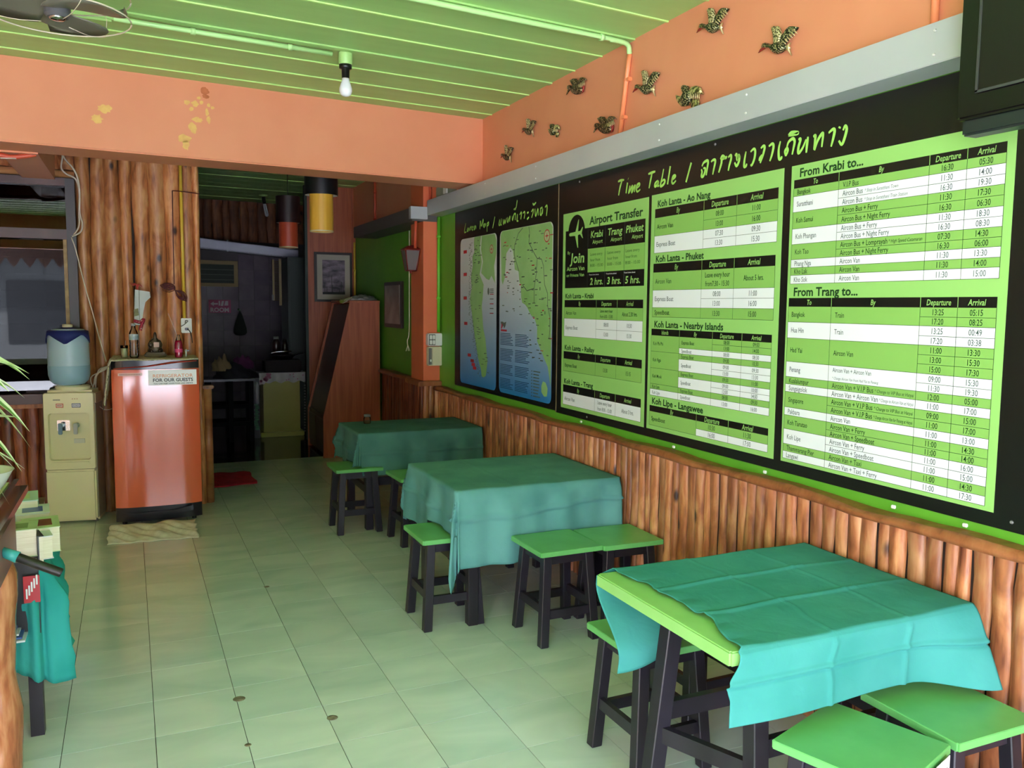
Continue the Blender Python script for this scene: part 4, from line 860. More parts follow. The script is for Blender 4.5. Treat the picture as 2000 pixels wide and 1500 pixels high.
for k in range(3):
    a = 2*PI*k/3+.9; c, s_ = math.cos(a), math.sin(a)
    tube(g, bez([(fx+.055*c, fy+.055*s_, fz-.047), (fx+.15*c, fy+.15*s_, fz-.047), (fx+.245*c, fy+.245*s_, fz-.025), (fx+.255*c, fy+.255*s_, fz+.02), (fx+.245*c, fy+.245*s_, fz+.06), (fx+.12*c, fy+.12*s_, fz+.11), (fx+.055*c, fy+.055*s_, fz+.11)], 3), .0015, 4)
obj('guard_spokes', g, FW, t)
# ------------------------------------------------------------------ pendant lamps behind the beam
def lamp(x, y, zb, rin, hin, rout, zo, hout, m, label, mo):
    t = thing('pendant_lamp', label, 'lamp', (x, y, zb), group='two cylinder pendant lamps')
    def shell(r_, z0, z1, th=.003):
        return lathe(B(), [(r_-th, z0), (r_, z0), (r_, z1), (r_-th, z1), (r_-th, z0)], (x, y, 0), 36, close=False)
    obj('inner_shade', shell(rin, zb+.006, zb+hin), m, t, smooth='auto'); obj('bottom_rim', shell(rin+.001, zb, zb+.012), mat('pale_lamp_rim', (214, 200, 150), .5), t, smooth='auto')
    obj('outer_shade', shell(rout, zo, zo+hout), mo, t, smooth='auto'); obj('shade_lining', shell(rout-.004, zo+.001, zo+hout-.002, .001), mat('white_shade_lining', (226, 222, 214), .5), t, smooth='auto')
    g = B(); bx(g, x-rout+.004, x+rout-.004, y-.006, y+.006, zo+hout-.02, zo+hout-.012); bx(g, x-.006, x+.006, y-rout+.004, y+rout-.004, zo+hout-.02, zo+hout-.012); bx(g, x-rin, x+rin, y-.004, y+.004, zb+hin-.015, zb+hin-.007)
    obj('spider', g, BLACK, t); obj('cord', cyl(B(), (x, y, zo+hout-.05), (x, y, 2.89), .004, n=8), BLACK, t)
    obj('bulb', lathe(B(), [(.001, -.05), (.02, -.045), (.028, -.02), (.02, .01), (.013, .03)], (x, y, zb+hin-.03), 14), WHITE, t)
BO = mat('black_lamp_shade', (20, 20, 24), .35)
lamp(1.40, 7.0, 2.150, .095, .34, .134, 2.445, .30, mat('amber_lamp_shade', (222, 168, 52), .4, (232, 182, 70), 40, stretch=(1, 1, 0)), 'yellow cylinder pendant lamp with black outer shade behind the beam', BO)
lamp(1.455, 9.0, 2.140, .095, .33, .122, 2.395, .27, mat('orange_red_lamp_shade', (198, 74, 48), .4, (208, 88, 58), 40, stretch=(1, 1, 0)), 'orange red cylinder pendant lamp hanging near the kitchen', mat('dark_maroon_shade', (44, 24, 26), .45))
t = thing('kitchen_bulb', 'spiral tube light bulb in black socket near the kitchen poles', 'light bulb', (1.46, 10.8, 2.65))
obj('ceiling_box', cyl(B(), (1.452, 10.8, 2.89), (1.454, 10.8, 2.865), .05, .045), GREENC, t); obj('socket', cyl(B(), (1.454, 10.8, 2.866), (1.462, 10.8, 2.78), .024, .02), BLACK, t)
g = B(); tube(g, bez([(1.457, 10.8, 2.78), (1.462, 10.78, 2.72), (1.478, 10.8, 2.645), (1.50, 10.8, 2.645), (1.486, 10.8, 2.72), (1.474, 10.81, 2.78)], 4), .011, 8); obj('glass_tube', g, mat('bulb_tube', (200, 204, 214), .3), t)
# ------------------------------------------------------------------ television
t = thing('television', 'black flat television hanging on the wall at top right', 'television', (2.15, 1.3, 2.04))
obj('casing', bx(B(), 2.10, 2.16, .72, 1.69, 2.085, 2.72, bev=.008), mat('tv_gloss_black', (13, 13, 13), .22), t)
obj('screen', bx(B(), 2.094, 2.102, .78, 1.622, 2.155, 2.68, bev=.001), mat('tv_screen', (16, 15, 14), .35), t)
obj('speaker_bar', bx(B(), 2.112, 2.17, .76, 1.678, 2.043, 2.088, bev=.006), mat('tv_dark_teal', (28, 38, 36), .4), t)
g = B(); bx(g, 2.092, 2.096, .775, 1.627, 2.148, 2.155); bx(g, 2.092, 2.096, 1.620, 1.627, 2.15, 2.69); obj('screen_edge_trim', g, mat('tv_trim', (60, 62, 60), .25), t)
g = B(); cyl(g, (2.101, 1.44, 2.112), (2.098, 1.44, 2.112), .003, n=8); cyl(g, (2.101, 1.42, 2.112), (2.098, 1.42, 2.112), .003, n=8); obj('indicator_lights', g, GREY, t)
obj('wall_bracket', bx(B(), 2.155, 2.315, 1.1, 1.35, 2.3, 2.5), BLACK, t)
# ------------------------------------------------------------------ stools
def bar(bm, a, b_, w_, d_, mi=0):
    """square timber from a to b_"""
    a = Vector(a); b_ = Vector(b_); ax = (b_-a).normalized(); s = Vector((1, 0, 0)) if abs(ax.x) < .8 else Vector((0, 1, 0))
    s = (s-ax*s.dot(ax)).normalized(); q = ax.cross(s)
    P = [a+s*i*w_/2+q*j*d_/2 for i, j in ((-1, -1), (1, -1), (1, 1), (-1, 1))]; prism(bm, P, b_-a, mi); return bm
def make_stool(label, x, y, rz=0, sz=.45):
    t = thing('stool', label, 'stool', (x, y, 0), rz, group='green topped stools around the tables'); ORG[t.name] = None
    g = B(); bx(g, -.162, .162, -.162, .162, sz-.022, sz)
    bmesh.ops.bevel(g, geom=[e for e in g.edges if abs(e.verts[0].co.z-e.verts[1].co.z) > .01], offset=.005, segments=2, affect='EDGES')
    bmesh.ops.bevel(g, geom=[e for e in g.edges if all(v.co.z > sz-.001 for v in e.verts)], offset=.0025, segments=1, affect='EDGES')
    obj('seat', g, SEATG, t, local=True)
    C_ = [(-1, -1), (1, -1), (1, 1), (-1, 1)]
    for i, j in C_:
        g = B(); a = Vector((i*.108, j*.108, sz-.022)); b_ = Vector((i*.135, j*.138, 0)); bar(g, b_, a, .042, .042)
        for v in g.verts:
            if v.co.z < .05: v.co.z = 0
        bmesh.ops.bevel(g, geom=g.edges[:], offset=.003, segments=1, affect='EDGES'); obj('leg', g, DARKW, t, local=True)
    for k in range(4):
        a = C_[k]; b_ = C_[(k+1) % 4]; zz = .17 if k % 2 else .145
        g = B(); bar(g, (a[0]*.128, a[1]*.128, zz), (b_[0]*.128, b_[1]*.128, zz), .02 if k % 2 == 0 else .02, .04 if k % 2 == 0 else .04)
        obj('stretcher', g, DARKW, t, local=True)
        g = B(); bar(g, (a[0]*.11, a[1]*.11, sz-.048), (b_[0]*.11, b_[1]*.11, sz-.048), .018, .05); obj('apron', g, DARKW, t, local=True)
    return t
s0 = make_stool('green topped stool in front of the middle table, left one of the pair', 1.790, 3.482, .02)
def stool(label, x, y, rz):
    c = copy_tree(s0); c['label'] = label; c.location = (x, y, 0); c.rotation_euler = (0, 0, rz); return c
stool('green topped stool in front of the middle table, against the pole wall', 2.118, 3.462, -.02)
stool('green topped stool under the aisle side of the middle table cloth', 1.362, 3.868, 0)
stool('green topped stool under the aisle side of the farthest table', 1.348, 5.70, .0)
stool('green topped stool under the aisle side of the nearest table', 1.585, 2.36, .02)
stool('nearest green stool, turned askew with a white paper stuck to its side', 1.672, 1.518, .33)
stool('green topped stool beside the askew one, against the pole wall', 2.056, 1.572, 0)
stool('dark stool hidden behind the nearest table, next to the pole wall', 1.96, 2.60, .03)
stool('dark stool pushed in on the far side of the middle table', 1.86, 4.62, 0)
stool('dark stool standing between the middle and farthest tables', 1.66, 5.27, .04)
t = thing('paper_sheet', 'white lined paper stuck on the side of the askew nearest stool', 'paper', (1.72, 1.37, .43))
g = B(); bx(g, -.11, .125, -.0008, .0008, .315, .440); q = obj('sheet', g, mat('white_paper', (226, 222, 228), .5), t, local=True)
q.location = (1.672+.172*math.sin(.33)-1.72, 1.518-.172*math.cos(.33)-1.37, -.43); q.rotation_euler = (0, 0, .33)
g = B()
for k in range(4): bx(g, -.09, .11, -.0014, -.0008, .335+k*.026, .3362+k*.026)
q = obj('ruled_lines', g, PGR, t, local=True); q.location = (1.672+.172*math.sin(.33)-1.72, 1.518-.172*math.cos(.33)-1.37, -.43); q.rotation_euler = (0, 0, .33)
# ------------------------------------------------------------------ tables
def table_(label, x0, x1, y0, y1, H, splay=.0, inset=(.09, .06), spots=None):
    t = thing('table', label, 'table', ((x0+x1)/2, (y0+y1)/2, 0), group='green topped tables along the wall')
    g = B(); bx(g, x0, x1, y0, y1, H-.038, H); bmesh.ops.bevel(g, geom=[e for e in g.edges if abs(e.verts[0].co.z-e.verts[1].co.z) > .01], offset=.006, segments=2, affect='EDGES')
    bmesh.ops.bevel(g, geom=[e for e in g.edges if all(v.co.z > H-.001 for v in e.verts)], offset=.004, segments=2, affect='EDGES')
    obj('table_top', g, TOPG, t)
    ix, iy = inset; P = {}
    for i, j in ((0, 0), (1, 0), (1, 1), (0, 1)):
        sx = -1 if i == 0 else 1; sy = -1 if j == 0 else 1
        xt = (x0+ix) if i == 0 else (x1-ix); yt = (y0+iy) if j == 0 else (y1-iy)
        tp = Vector((xt, yt, H-.038)); ft = Vector((xt+sx*splay, yt+sy*splay*.3, 0))
        if spots: tp = Vector((*spots[i, j][0], H-.038)); ft = Vector((*spots[i, j][1], 0))
        P[i, j] = (tp, ft)
        g = B(); bar(g, ft, tp, .052, .052)
        for v in g.verts:
            if v.co.z < .06: v.co.z = 0
        bmesh.ops.bevel(g, geom=g.edges[:], offset=.003, segments=1, affect='EDGES'); obj('leg', g, DARKW, t)
    def at(k, z): a, b_ = P[k]; return b_+(a-b_)*(z/a.z)
    for k1, k2, z in (((0, 0), (0, 1), .27), ((1, 0), (1, 1), .27), ((0, 0), (1, 0), .335), ((0, 1), (1, 1), .335)):
        g = B(); bar(g, at(k1, z), at(k2, z), .024, .05) if k1[0] == k2[0] else bar(g, at(k1, z), at(k2, z), .024, .055); obj('stretcher', g, DARKW, t)
    for k1, k2 in (((0, 0), (0, 1)), ((1, 0), (1, 1)), ((0, 0), (1, 0)), ((0, 1), (1, 1))):
        g = B(); bar(g, at(k1, H-.07), at(k2, H-.07), .022, .06); obj('apron', g, DARKW, t)
    return t
table_('nearest green topped table, half covered by a teal cloth', 1.365, 2.24, 1.668, 2.36, .68, spots={(0, 1): ((1.465, 2.06), (1.378, 2.05)), (0, 0): ((1.535, 1.77), (1.545, 1.75)), (1, 0): ((2.14, 1.77), (2.17, 1.75)), (1, 1): ((2.14, 2.06), (2.17, 2.05))})
table_('middle table along the wall, covered by a faded teal cloth', 1.372, 2.24, 3.71, 4.45, .675, .0, (.085, .02))
table_('farthest table along the wall, covered by a dark teal cloth', 1.372, 2.24, 5.62, 6.20, .675, .0, (.06, .02))
# ------------------------------------------------------------------ draped cloths
def drape(label, x0, x1, y0, y1, H, L_, R_, F_, K_, m, seed=1, flare=.22, clampz=None, n=(110, 90), rip=.010, pull=None, group=None):
    """sheet over the rectangle x0..x1, y0..y1; hangs L_/R_/F_/K_ metres beyond left, right, front, back"""
    rnd = random.Random(seed); ph = [rnd.uniform(0, 6) for _ in range(6)]
    U = [x0-L_+(x1+R_-x0+L_)*i/n[0] for i in range(n[0]+1)]; V = [y0-F_+(y1+K_-y0+F_)*j/n[1] for j in range(n[1]+1)]
    g = B(); grid = []
    for u_ in U:
        row = []
        for v in V:
            cx = min(max(u_, x0), x1); cy = min(max(v, y0), y1); dx_, dy_ = u_-cx, v-cy; d = math.hypot(dx_, dy_)
            if d < 1e-6:
                z = H+.004+.0015*math.sin(u_*23+ph[0])*math.sin(v*19+ph[1]); x, y = cx, cy
                for q in (1/3, 2/3):               # ironed-in crease lines
                    z += .002*math.exp(-((u_-(x0+(x1-x0)*q))/.006)**2)+.002*math.exp(-((v-(y0+(y1-y0)*q))/.006)**2)
            else:
                ox, oy = dx_/d, dy_/d; corner = min(abs(dx_), abs(dy_))/(d+1e-6)
                al = (cy*1.0+cx*1.3) if corner < .3 else math.atan2(dy_, dx_)*1.2
                rr = rip*sstep(d/.12)*(math.sin(al*16+ph[2])+.6*math.sin(al*31+ph[3]))+(.030*corner*math.sin(math.atan2(dy_, dx_)*9+ph[4])*sstep(d/.15))
                out = .010+flare*max(0, d-.02)*(.35+.9*corner)+rr
                x = cx+ox*out; y = cy+oy*out-(.012 if (oy < -.5 and corner < .3) else 0)*sstep(d/.05); z = H+.004-d*math.sqrt(max(.2, 1-(flare*.5)**2))+.0
                z = min(z, H-.001) if d > .015 else H+.003-d*.3
                if d > .1 and corner < .2: x += ox*.004*math.exp(-((d-.14)/.006)**2)*4; y += oy*.004*math.exp(-((d-.14)/.006)**2)*4
            if pull: x, y, z = pull(x, y, z, u_, v, d if d > 1e-6 else 0)
            if clampz and z < H-.1:
                for (a0, a1, b0, b1, zz) in clampz:
                    if a0 < x < a1 and b0 < y < b1 and z < zz: z = zz
            row.append(g.verts.new((x, y, z)))
        grid.append(row)
    for a, b_ in zip(grid, grid[1:]):
        for k in range(len(a)-1): g.faces.new((a[k], b_[k], b_[k+1], a[k+1])).smooth = True
    bmesh.ops.recalc_face_normals(g, faces=g.faces)
    o = obj('tablecloth', g, m); tag(o, label, 'tablecloth', group)
    md = o.modifiers.new('thick', 'SOLIDIFY'); md.thickness = .0016; md.offset = 1
    return o
CG = 'teal cloths on the tables'
def worn(name, dark, fresh):
    m = bpy.data.materials.new(name); m.use_nodes = True; t = m.node_tree; N = t.nodes; L = t.links; p = N['Principled BSDF']; p.inputs['Roughness'].default_value = .85; p.inputs['Specular IOR Level'].default_value = .12
    p.inputs['Sheen Weight'].default_value = .0
    tc = N.new('ShaderNodeTexCoord'); mp = N.new('ShaderNodeMapping'); mp.inputs['Scale'].default_value = (1, 1, 1); L.new(tc.outputs['Object'], mp.inputs[0])
    n1 = N.new('ShaderNodeTexNoise'); n1.inputs['Scale'].default_value = 5; n1.inputs['Detail'].default_value = 3; L.new(mp.outputs[0], n1.inputs['Vector'])
    cr = N.new('ShaderNodeValToRGB'); cr.color_ramp.elements[0].position = .3; cr.color_ramp.elements[1].position = .62; cr.color_ramp.elements[0].color = lin(dark); cr.color_ramp.elements[1].color = lin(fresh); L.new(n1.outputs['Fac'], cr.inputs[0]); L.new(cr.outputs[0], p.inputs['Base Color'])
    n2 = N.new('ShaderNodeTexNoise'); n2.inputs['Scale'].default_value = 14; n2.inputs['Detail'].default_value = 5; n2.inputs['Distortion'].default_value = .6; L.new(tc.outputs['Object'], n2.inputs['Vector'])
    b = N.new('ShaderNodeBump'); b.inputs['Strength'].default_value = .35; b.inputs['Distance'].default_value = .01; L.new(n2.outputs['Fac'], b.inputs['Height']); L.new(b.outputs[0], p.inputs['Normal'])
    return m
C1 = worn('teal_cotton_near', (58, 138, 134), (70, 150, 146)); C2 = worn('teal_cotton_middle', (84, 140, 140), (100, 156, 154)); C3 = worn('teal_cotton_far', (68, 112, 108), (82, 128, 122))
# middle table
drape('faded teal cloth with hanging corner tip on the middle table', 1.368, 2.262, 3.705, 4.46, .675, .30, .004, .375, .12, C2, 3, .13, [(1.18, 1.37, 3.67, 4.04, .462)], group=CG,
      pull=lambda x, y, z, u_, v, d: (x, y, z+(.085*sstep((x-1.62)/.5) if v < 3.705 else 0)*min(1, d/.3)))
drape('dark teal cloth on the farthest table', 1.362, 2.262, 5.615, 6.21, .675, .25, .004, .29, .1, C3, 5, .2, [(1.16, 1.37, 5.53, 5.88, .462)], group=CG)
# nearest table: cloth pulled aside so that a strip of the green top stays bare
def near_cloth():
    g = B(); nu, H = 120, .684; rows_ = []
    x1 = 2.262
    def left(v): return 1.392+.055*sstep((v-1.68)/.2)*(1-.45*sstep((v-2.15)/.25))+.006*math.sin(v*38)
    # top, front drop, back drop are one strip of rows along y
    prof = []
    for k in range(24): prof.append(('K', .27*(1-k/24)))
    for k in range(111): prof.append(('T', 2.362-(2.362-1.664)*k/110))
    for k in range(1, 61): prof.append(('F', .198*k/60))
    for kind, q in prof:
        row = []
        for i in range(nu+1):
            s_ = i/nu
            if kind == 'T':
                xl = left(q); x = xl+(x1-xl)*s_; z = H+.002+.0016*math.sin(x*17+q*5)+.003*math.exp(-((s_-.36)/.006)**2)+.003*math.exp(-((s_-.68)/.006)**2)
                for yy in (1.90, 2.13): z += .006*math.exp(-((q-yy-.012*math.sin(x*4))/.009)**2)*(1 if x < 2.05 else .5)
                if s_ < .1: z += .006*(1-s_/.1)*abs(math.sin(q*31))
                y = q
            elif kind == 'K':
                xl = 1.375-.10*q; x = xl+(x1-.02-xl)*s_; z = H-q-.004+.10*sstep(s_/.4)*q/.27; y = 2.372-.19*sstep((q-.03)/.2)*(1-.6*sstep((s_-.5)/.3))+.010*math.sin(x*16)*q/.2
            else:
                xl = 1.383+(-.034*sstep((q-.02)/.07) if q > .02 else 0)*(1-.25*sstep((q-.10)/.03)); xr = x1+.0
                x = xl+(xr-xl)*s_; flare = .10*sstep((s_-.72)/.28)
                y = 1.662-.010-flare*q*4.4-.010*math.sin(x*9)*q/.2-.007*math.exp(-((q-.084)/.007)**2)+.007*math.exp(-((q-.093)/.005)**2)-.006*math.exp(-((s_-.37)/.009)**2)-.006*math.exp(-((s_-.69)/.009)**2)
                z = H-q*(1-.02*s_)-.025*(flare/.10)*q/.2
                if q < .02: y = 1.662-.010*q/.02; z = H+.001-q*.5
            row.append(g.verts.new((x, y, z)))
        rows_.append(row)
    for a, b_ in zip(rows_, rows_[1:]):
        for k in range(nu): g.faces.new((a[k], a[k+1], b_[k+1], b_[k])).smooth = True
    bmesh.ops.recalc_face_normals(g, faces=g.faces)
    o = obj('tablecloth', g, C1); tag(o, 'bright teal cloth with ironed creases, pulled aside on the nearest table', 'tablecloth', CG)
    md = o.modifiers.new('thick', 'SOLIDIFY'); md.thickness = .0018; md.offset = 1
near_cloth()
# small glass jar on the far table
t = thing('glass_jar', 'small lidded glass jar at the back of the farthest table', 'jar', (1.55, 6.05, .683))
JG = glass('jar_glass', (246, 250, 246), 1.35, .02, .98)
obj('jar_body', lathe(B(), [(.022, .684), (.026, .69), (.026, .725), (.02, .735)], (1.53, 6.06, 0), 20), JG, t)
obj('jar_contents', lathe(B(), [(.020, .686), (.022, .69), (.022, .705)], (1.53, 6.06, 0), 16), mat('jar_spice', (120, 96, 60), .8), t); obj('jar_lid', lathe(B(), [(.024, .735), (.025, .75), (.02, .752)], (1.53, 6.06, 0), 20), GREY, t)
# ------------------------------------------------------------------ fridge
fa = 0.0; t = thing('refrigerator', 'orange single door refrigerator against the pole partition', 'refrigerator', (.104, 6.345, 0), fa)
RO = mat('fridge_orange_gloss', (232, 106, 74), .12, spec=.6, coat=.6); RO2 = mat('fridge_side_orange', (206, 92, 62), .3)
def L(bm, name, m, smooth='auto', par=None, lab=None): return obj(name, bm, m, par or t, local=True, smooth=smooth, label=lab)
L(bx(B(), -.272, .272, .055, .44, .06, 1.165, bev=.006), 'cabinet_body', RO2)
g = B(); n = 14; f0 = []; f1 = []
for i in range(n+1):
    s_ = i/n; x = -.284+.568*s_; yy = .045-.034*math.sin(PI*s_)**.5 if 0 < s_ < 1 else .045
    f0.append((x, yy, 0)); 
P_ = [(-.284, .052, .125)]+[(p[0], p[1], .125) for p in f0]+[(.284, .052, .125)]
prism(g, P_, (0, 0, .972)); L(g, 'door', RO)
P_ = [(p[0], p[1], p[2]+1.100-.125) for p in P_]
g = B(); prism(g, P_, (0, 0, .065)); bmesh.ops.scale(g, vec=(1.0, 1.06, 1), verts=g.verts); L(g, 'handle_band', mat('fridge_black_gloss', (22, 20, 24), .15))
g = B(); prism(g, [(-.27, .006, 1.103), (-.05, .0, 1.116), (.12, -.001, 1.140), (.27, .008, 1.150), (.27, .012, 1.156), (.1, .002, 1.148), (-.06, .003, 1.123), (-.27, .01, 1.110)], (0, -.004, 0)); L(g, 'trim_sweep', mat('fridge_red_trim', (168, 48, 40), .2))
g = B(); prism(g, [(p[0], p[1]+.012, .022) for p in P_[0:]], (0, 0, .10)); L(g, 'plinth', mat('fridge_plinth', (26, 26, 34), .25))
g = B(); prism(g, [(-.25, .012, .085), (.10, .006, .088), (.22, .012, .112), (.22, .012, .075), (.05, .006, .062)], (0, -.006, 0)); L(g, 'plinth_curve', mat('fridge_plinth', (26, 26, 34), .25))
for x in (-.23, .23):
    for y in (.08, .40): L(cyl(B(), (x, y, 0), (x, y, .06), .016), 'foot', BLACK)
g = B(); bx(g, -.050, .266, .0065, .0085, .985, 1.092); q = L(g, 'guest_sticker', mat('sticker_white', (240, 240, 244), .3)); 
g = B(); put(g, 'REFRIGERATOR', (-.020, .005, 1.040), (1, 0, 0), UP, .022, .262, 'L', 1, 0, .01); L(g, 'sticker_orange_words', mat('sticker_orange_ink', (226, 150, 116), .4), par=q)
g = B(); put(g, 'FOR OUR GUESTS', (-.020, .005, 1.010), (1, 0, 0), UP, .022, .262, 'L', 1, 0, .03); put(g, 'YOU CAN KEEP YOUR FOOD AND DRINKS', (-.018, .005, .992), (1, 0, 0), UP, .0085, .258, 'L', 1, 0, .02); L(g, 'sticker_dark_words', mat('sticker_dark_ink', (44, 46, 56), .4), par=q)
g = B(); bx(g, -.242, -.088, .0125, .0145, 1.055, 1.074); q = L(g, 'maker_badge', mat('badge_pale', (226, 170, 136), .25)); 
g = B(); [bx(g, -.232+k*.0078, -.2265+k*.0078, .0118, .0126, 1.060, 1.068) for k in range(17)]; L(g, 'badge_words', mat('badge_ink', (168, 82, 58), .4), par=q)
# cloth over the fridge top
fc = Vector((.104, 6.345, 0)); Rf = Matrix.Rotation(fa, 3, 'Z')
def FW_(x, y, z): return fc+Rf@Vector((x, y, z))
g = B(); rows_ = []
for i in range(41):
    u_ = -.42+.70*i/40; row = []
    for j in range(25):
        v = .0+.45*j/24
        x, y, z = u_, v, 1.172+.002*math.sin(u_*30+v*20)
        if u_ < -.285: d = -.285-u_; x = -.290-.30*d*(1-v*1.2)-.01*math.sin(v*40); z = 1.172-d*2.0*(1.15-v); y = v-.02*math.sin(v*20)
        if j == 0: z -= .008; y -= .008
        row.append(g.verts.new(FW_(x, y, z)))
    rows_.append(row)
for a, b_ in zip(rows_, rows_[1:]):
    for k in range(24): g.faces.new((a[k], b_[k], b_[k+1], a[k+1])).smooth = True
o = obj('fridge_cloth', g, mat('speckled_cream_cloth', (206, 202, 180), .8, (126, 108, 80), 55, ramp=(.58, .66))); tag(o, 'cream spotted cloth spread on the refrigerator with a fringed end hanging left', 'cloth')
o.modifiers.new('thick', 'SOLIDIFY').thickness = .003
for k in range(10):
    v = .02+k*.03; p = FW_(-.335, v, 1.172-.28*(1.15-v)); obj('tassel', tube(B(), [p, p+Vector((-.004, 0, -.03-.005*(k % 3)))], .003, 5), mat('fringe_dark', (96, 88, 76), .8), o)
TZ = 1.176
t = thing('water_bottle', 'clear plastic water bottle with blue label on the refrigerator', 'bottle', FW_(-.135, .10, TZ))
c = FW_(-.135, .10, 0); PB = glass('bottle_plastic', (252, 254, 255), 1.45, .02, .98)
prof = [(.026, TZ), (.030, TZ+.008)]+[(.030+(-.003 if k % 2 else 0), TZ+.02+k*.011) for k in range(9)]+[(.030, TZ+.125), (.030, TZ+.165), (.026, TZ+.18), (.014, TZ+.205), (.012, TZ+.225)]
obj('bottle_body', lathe(B(), prof, c, 20), PB, t, smooth=True); obj('bottle_label', lathe(B(), [(.0306, TZ+.125), (.031, TZ+.13), (.031, TZ+.16), (.0306, TZ+.165)], c, 20, close=False), mat('bottle_label_blue', (110, 140, 170), .4, (200, 208, 214), 30), t)
obj('bottle_cap', lathe(B(), [(.014, TZ+.222), (.014, TZ+.238), (.012, TZ+.24)], c, 16), mat('pale_cap', (180, 190, 200), .4), t)
t = thing('drinking_glass', 'small glass with pale contents left of the water bottle', 'glass', FW_(-.20, .13, TZ)); c = FW_(-.198, .13, 0)
obj('glass_wall', lathe(B(), [(.021, TZ), (.026, TZ+.085), (.024, TZ+.085), (.019, TZ+.004)], c, 20, close=False), JG, t); obj('contents', lathe(B(), [(.019, TZ+.003), (.023, TZ+.065)], c, 18), mat('pale_candle', (206, 206, 168), .5), t)
obj('straw', tube(B(), [c+Vector((0, 0, TZ+.02)), c+Vector((.01, 0, TZ+.12))], .002, 5), WHITE, t)
t = thing('pink_drink_bottle', 'red soft drink bottle with long straw on the refrigerator', 'bottle', FW_(.155, .075, TZ)); c = FW_(.155, .075, 0)
obj('bottle_body', lathe(B(), [(.024, TZ), (.027, TZ+.01), (.025, TZ+.03), (.027, TZ+.05), (.027, TZ+.09), (.025, TZ+.105), (.020, TZ+.12)], c, 20), mat('raspberry_drink', (150, 18, 56), .12, spec=.7), t)
obj('bottle_label', lathe(B(), [(.0273, TZ+.035), (.0278, TZ+.038), (.0278, TZ+.058), (.0273, TZ+.06)], c, 20, close=False), mat('pink_label', (222, 70, 130), .4), t)
obj('bottle_neck', lathe(B(), [(.020, TZ+.12), (.012, TZ+.145), (.011, TZ+.16)], c, 16), PB, t)
obj('straw', tube(B(), [c+Vector((0, 0, TZ+.1)), c+Vector((-.012, 0, TZ+.165)), c+Vector((-.062, -.01, TZ+.31))], .003, 6), mat('pink_straw', (220, 180, 180), .4), t)
t = thing('key_tag', 'small silver key and black tag on the refrigerator beside the pink bottle', 'key', FW_(.20, .12, TZ)); c = FW_(.205, .13, 0)
obj('tag_post', tube(B(), [c+Vector((0, 0, TZ)), c+Vector((.002, 0, TZ+.055))], .006, 8), WHITE, t); obj('tag', bx(B(), c.x-.008, c.x+.022, c.y-.004, c.y+.004, TZ+.038, TZ+.048), BLACK, t)
# seated bronze figure
t = thing('seated_statue', 'small dark bronze seated statue holding a pink card on the refrigerator', 'statue', FW_(.0, .2, TZ)); c = FW_(.005, .22, 0)
BZ = mat('dark_bronze', (62, 54, 42), .38, (96, 86, 64), 30, metal=.6)
g = B(); bx(g, c.x-.085, c.x+.085, c.y-.045, c.y+.045, TZ, TZ+.02, bev=.004); bx(g, c.x-.075, c.x+.075, c.y-.038, c.y+.038, TZ+.02, TZ+.032, bev=.004); obj('plinth', g, mat('stone_plinth', (110, 100, 84), .7), t)
def skin(name, pts, edges, m, parent, lv=1, root=0):
    me = bpy.data.meshes.new(name); org = ORG.get(parent.name) or Vector()
    me.from_pydata([Vector(p[:3])-org for p in pts], edges, []); o = bpy.data.objects.new(name, me); COL.objects.link(o); o.parent = parent
    o.modifiers.new('skin', 'SKIN')
    for i, p in enumerate(pts): me.skin_vertices[0].data[i].radius = (p[3], p[3])
    me.skin_vertices[0].data[root].use_root = True
    sb = o.modifiers.new('sub', 'SUBSURF'); sb.levels = lv; sb.render_levels = lv
    dg = bpy.context.evaluated_depsgraph_get(); m2 = bpy.data.meshes.new_from_object(o.evaluated_get(dg)); o.modifiers.clear(); o.data = m2; m2.name = name
    m2.materials.clear(); m2.materials.append(m)
    for pz in m2.polygons: pz.use_smooth = True
    return o
X, Y, Z = c.x, c.y, TZ+.03
pts = [(X, Y, Z+.022, .030), (X, Y, Z+.055, .024), (X, Y, Z+.085, .028), (X, Y, Z+.104, .011), (X, Y-.002, Z+.125, .017), (X, Y, Z+.145, .014), (X, Y, Z+.158, .005),
       (X-.036, Y, Z+.085, .012), (X-.05, Y-.008, Z+.055, .010), (X-.035, Y-.03, Z+.03, .008), (X+.036, Y, Z+.085, .012), (X+.05, Y-.008, Z+.055, .010), (X+.035, Y-.03, Z+.03, .008),
       (X-.055, Y-.015, Z+.012, .018), (X-.02, Y-.04, Z+.012, .012), (X+.055, Y-.015, Z+.012, .018), (X+.02, Y-.04, Z+.014, .012)]
ed = [(0, 1), (1, 2), (2, 3), (3, 4), (4, 5), (5, 6), (2, 7), (7, 8), (8, 9), (2, 10), (10, 11), (11, 12), (0, 13), (13, 14), (0, 15), (15, 16)]
skin('figure', pts, ed, BZ, t)
obj('backplate', prism(B(), [(X-.055, Y+.02, Z), (X+.055, Y+.02, Z), (X+.05, Y+.02, Z+.06), (X+.02, Y+.02, Z+.11), (X-.02, Y+.02, Z+.11), (X-.05, Y+.02, Z+.06)], (0, .006, 0)), BZ, t)
obj('pink_card', bx(B(), X-.012, X+.030, Y-.05, Y-.048, Z+.042, Z+.080), mat('pink_card', (206, 168, 164), .5), t)
t.scale = (.86, .9, .94)
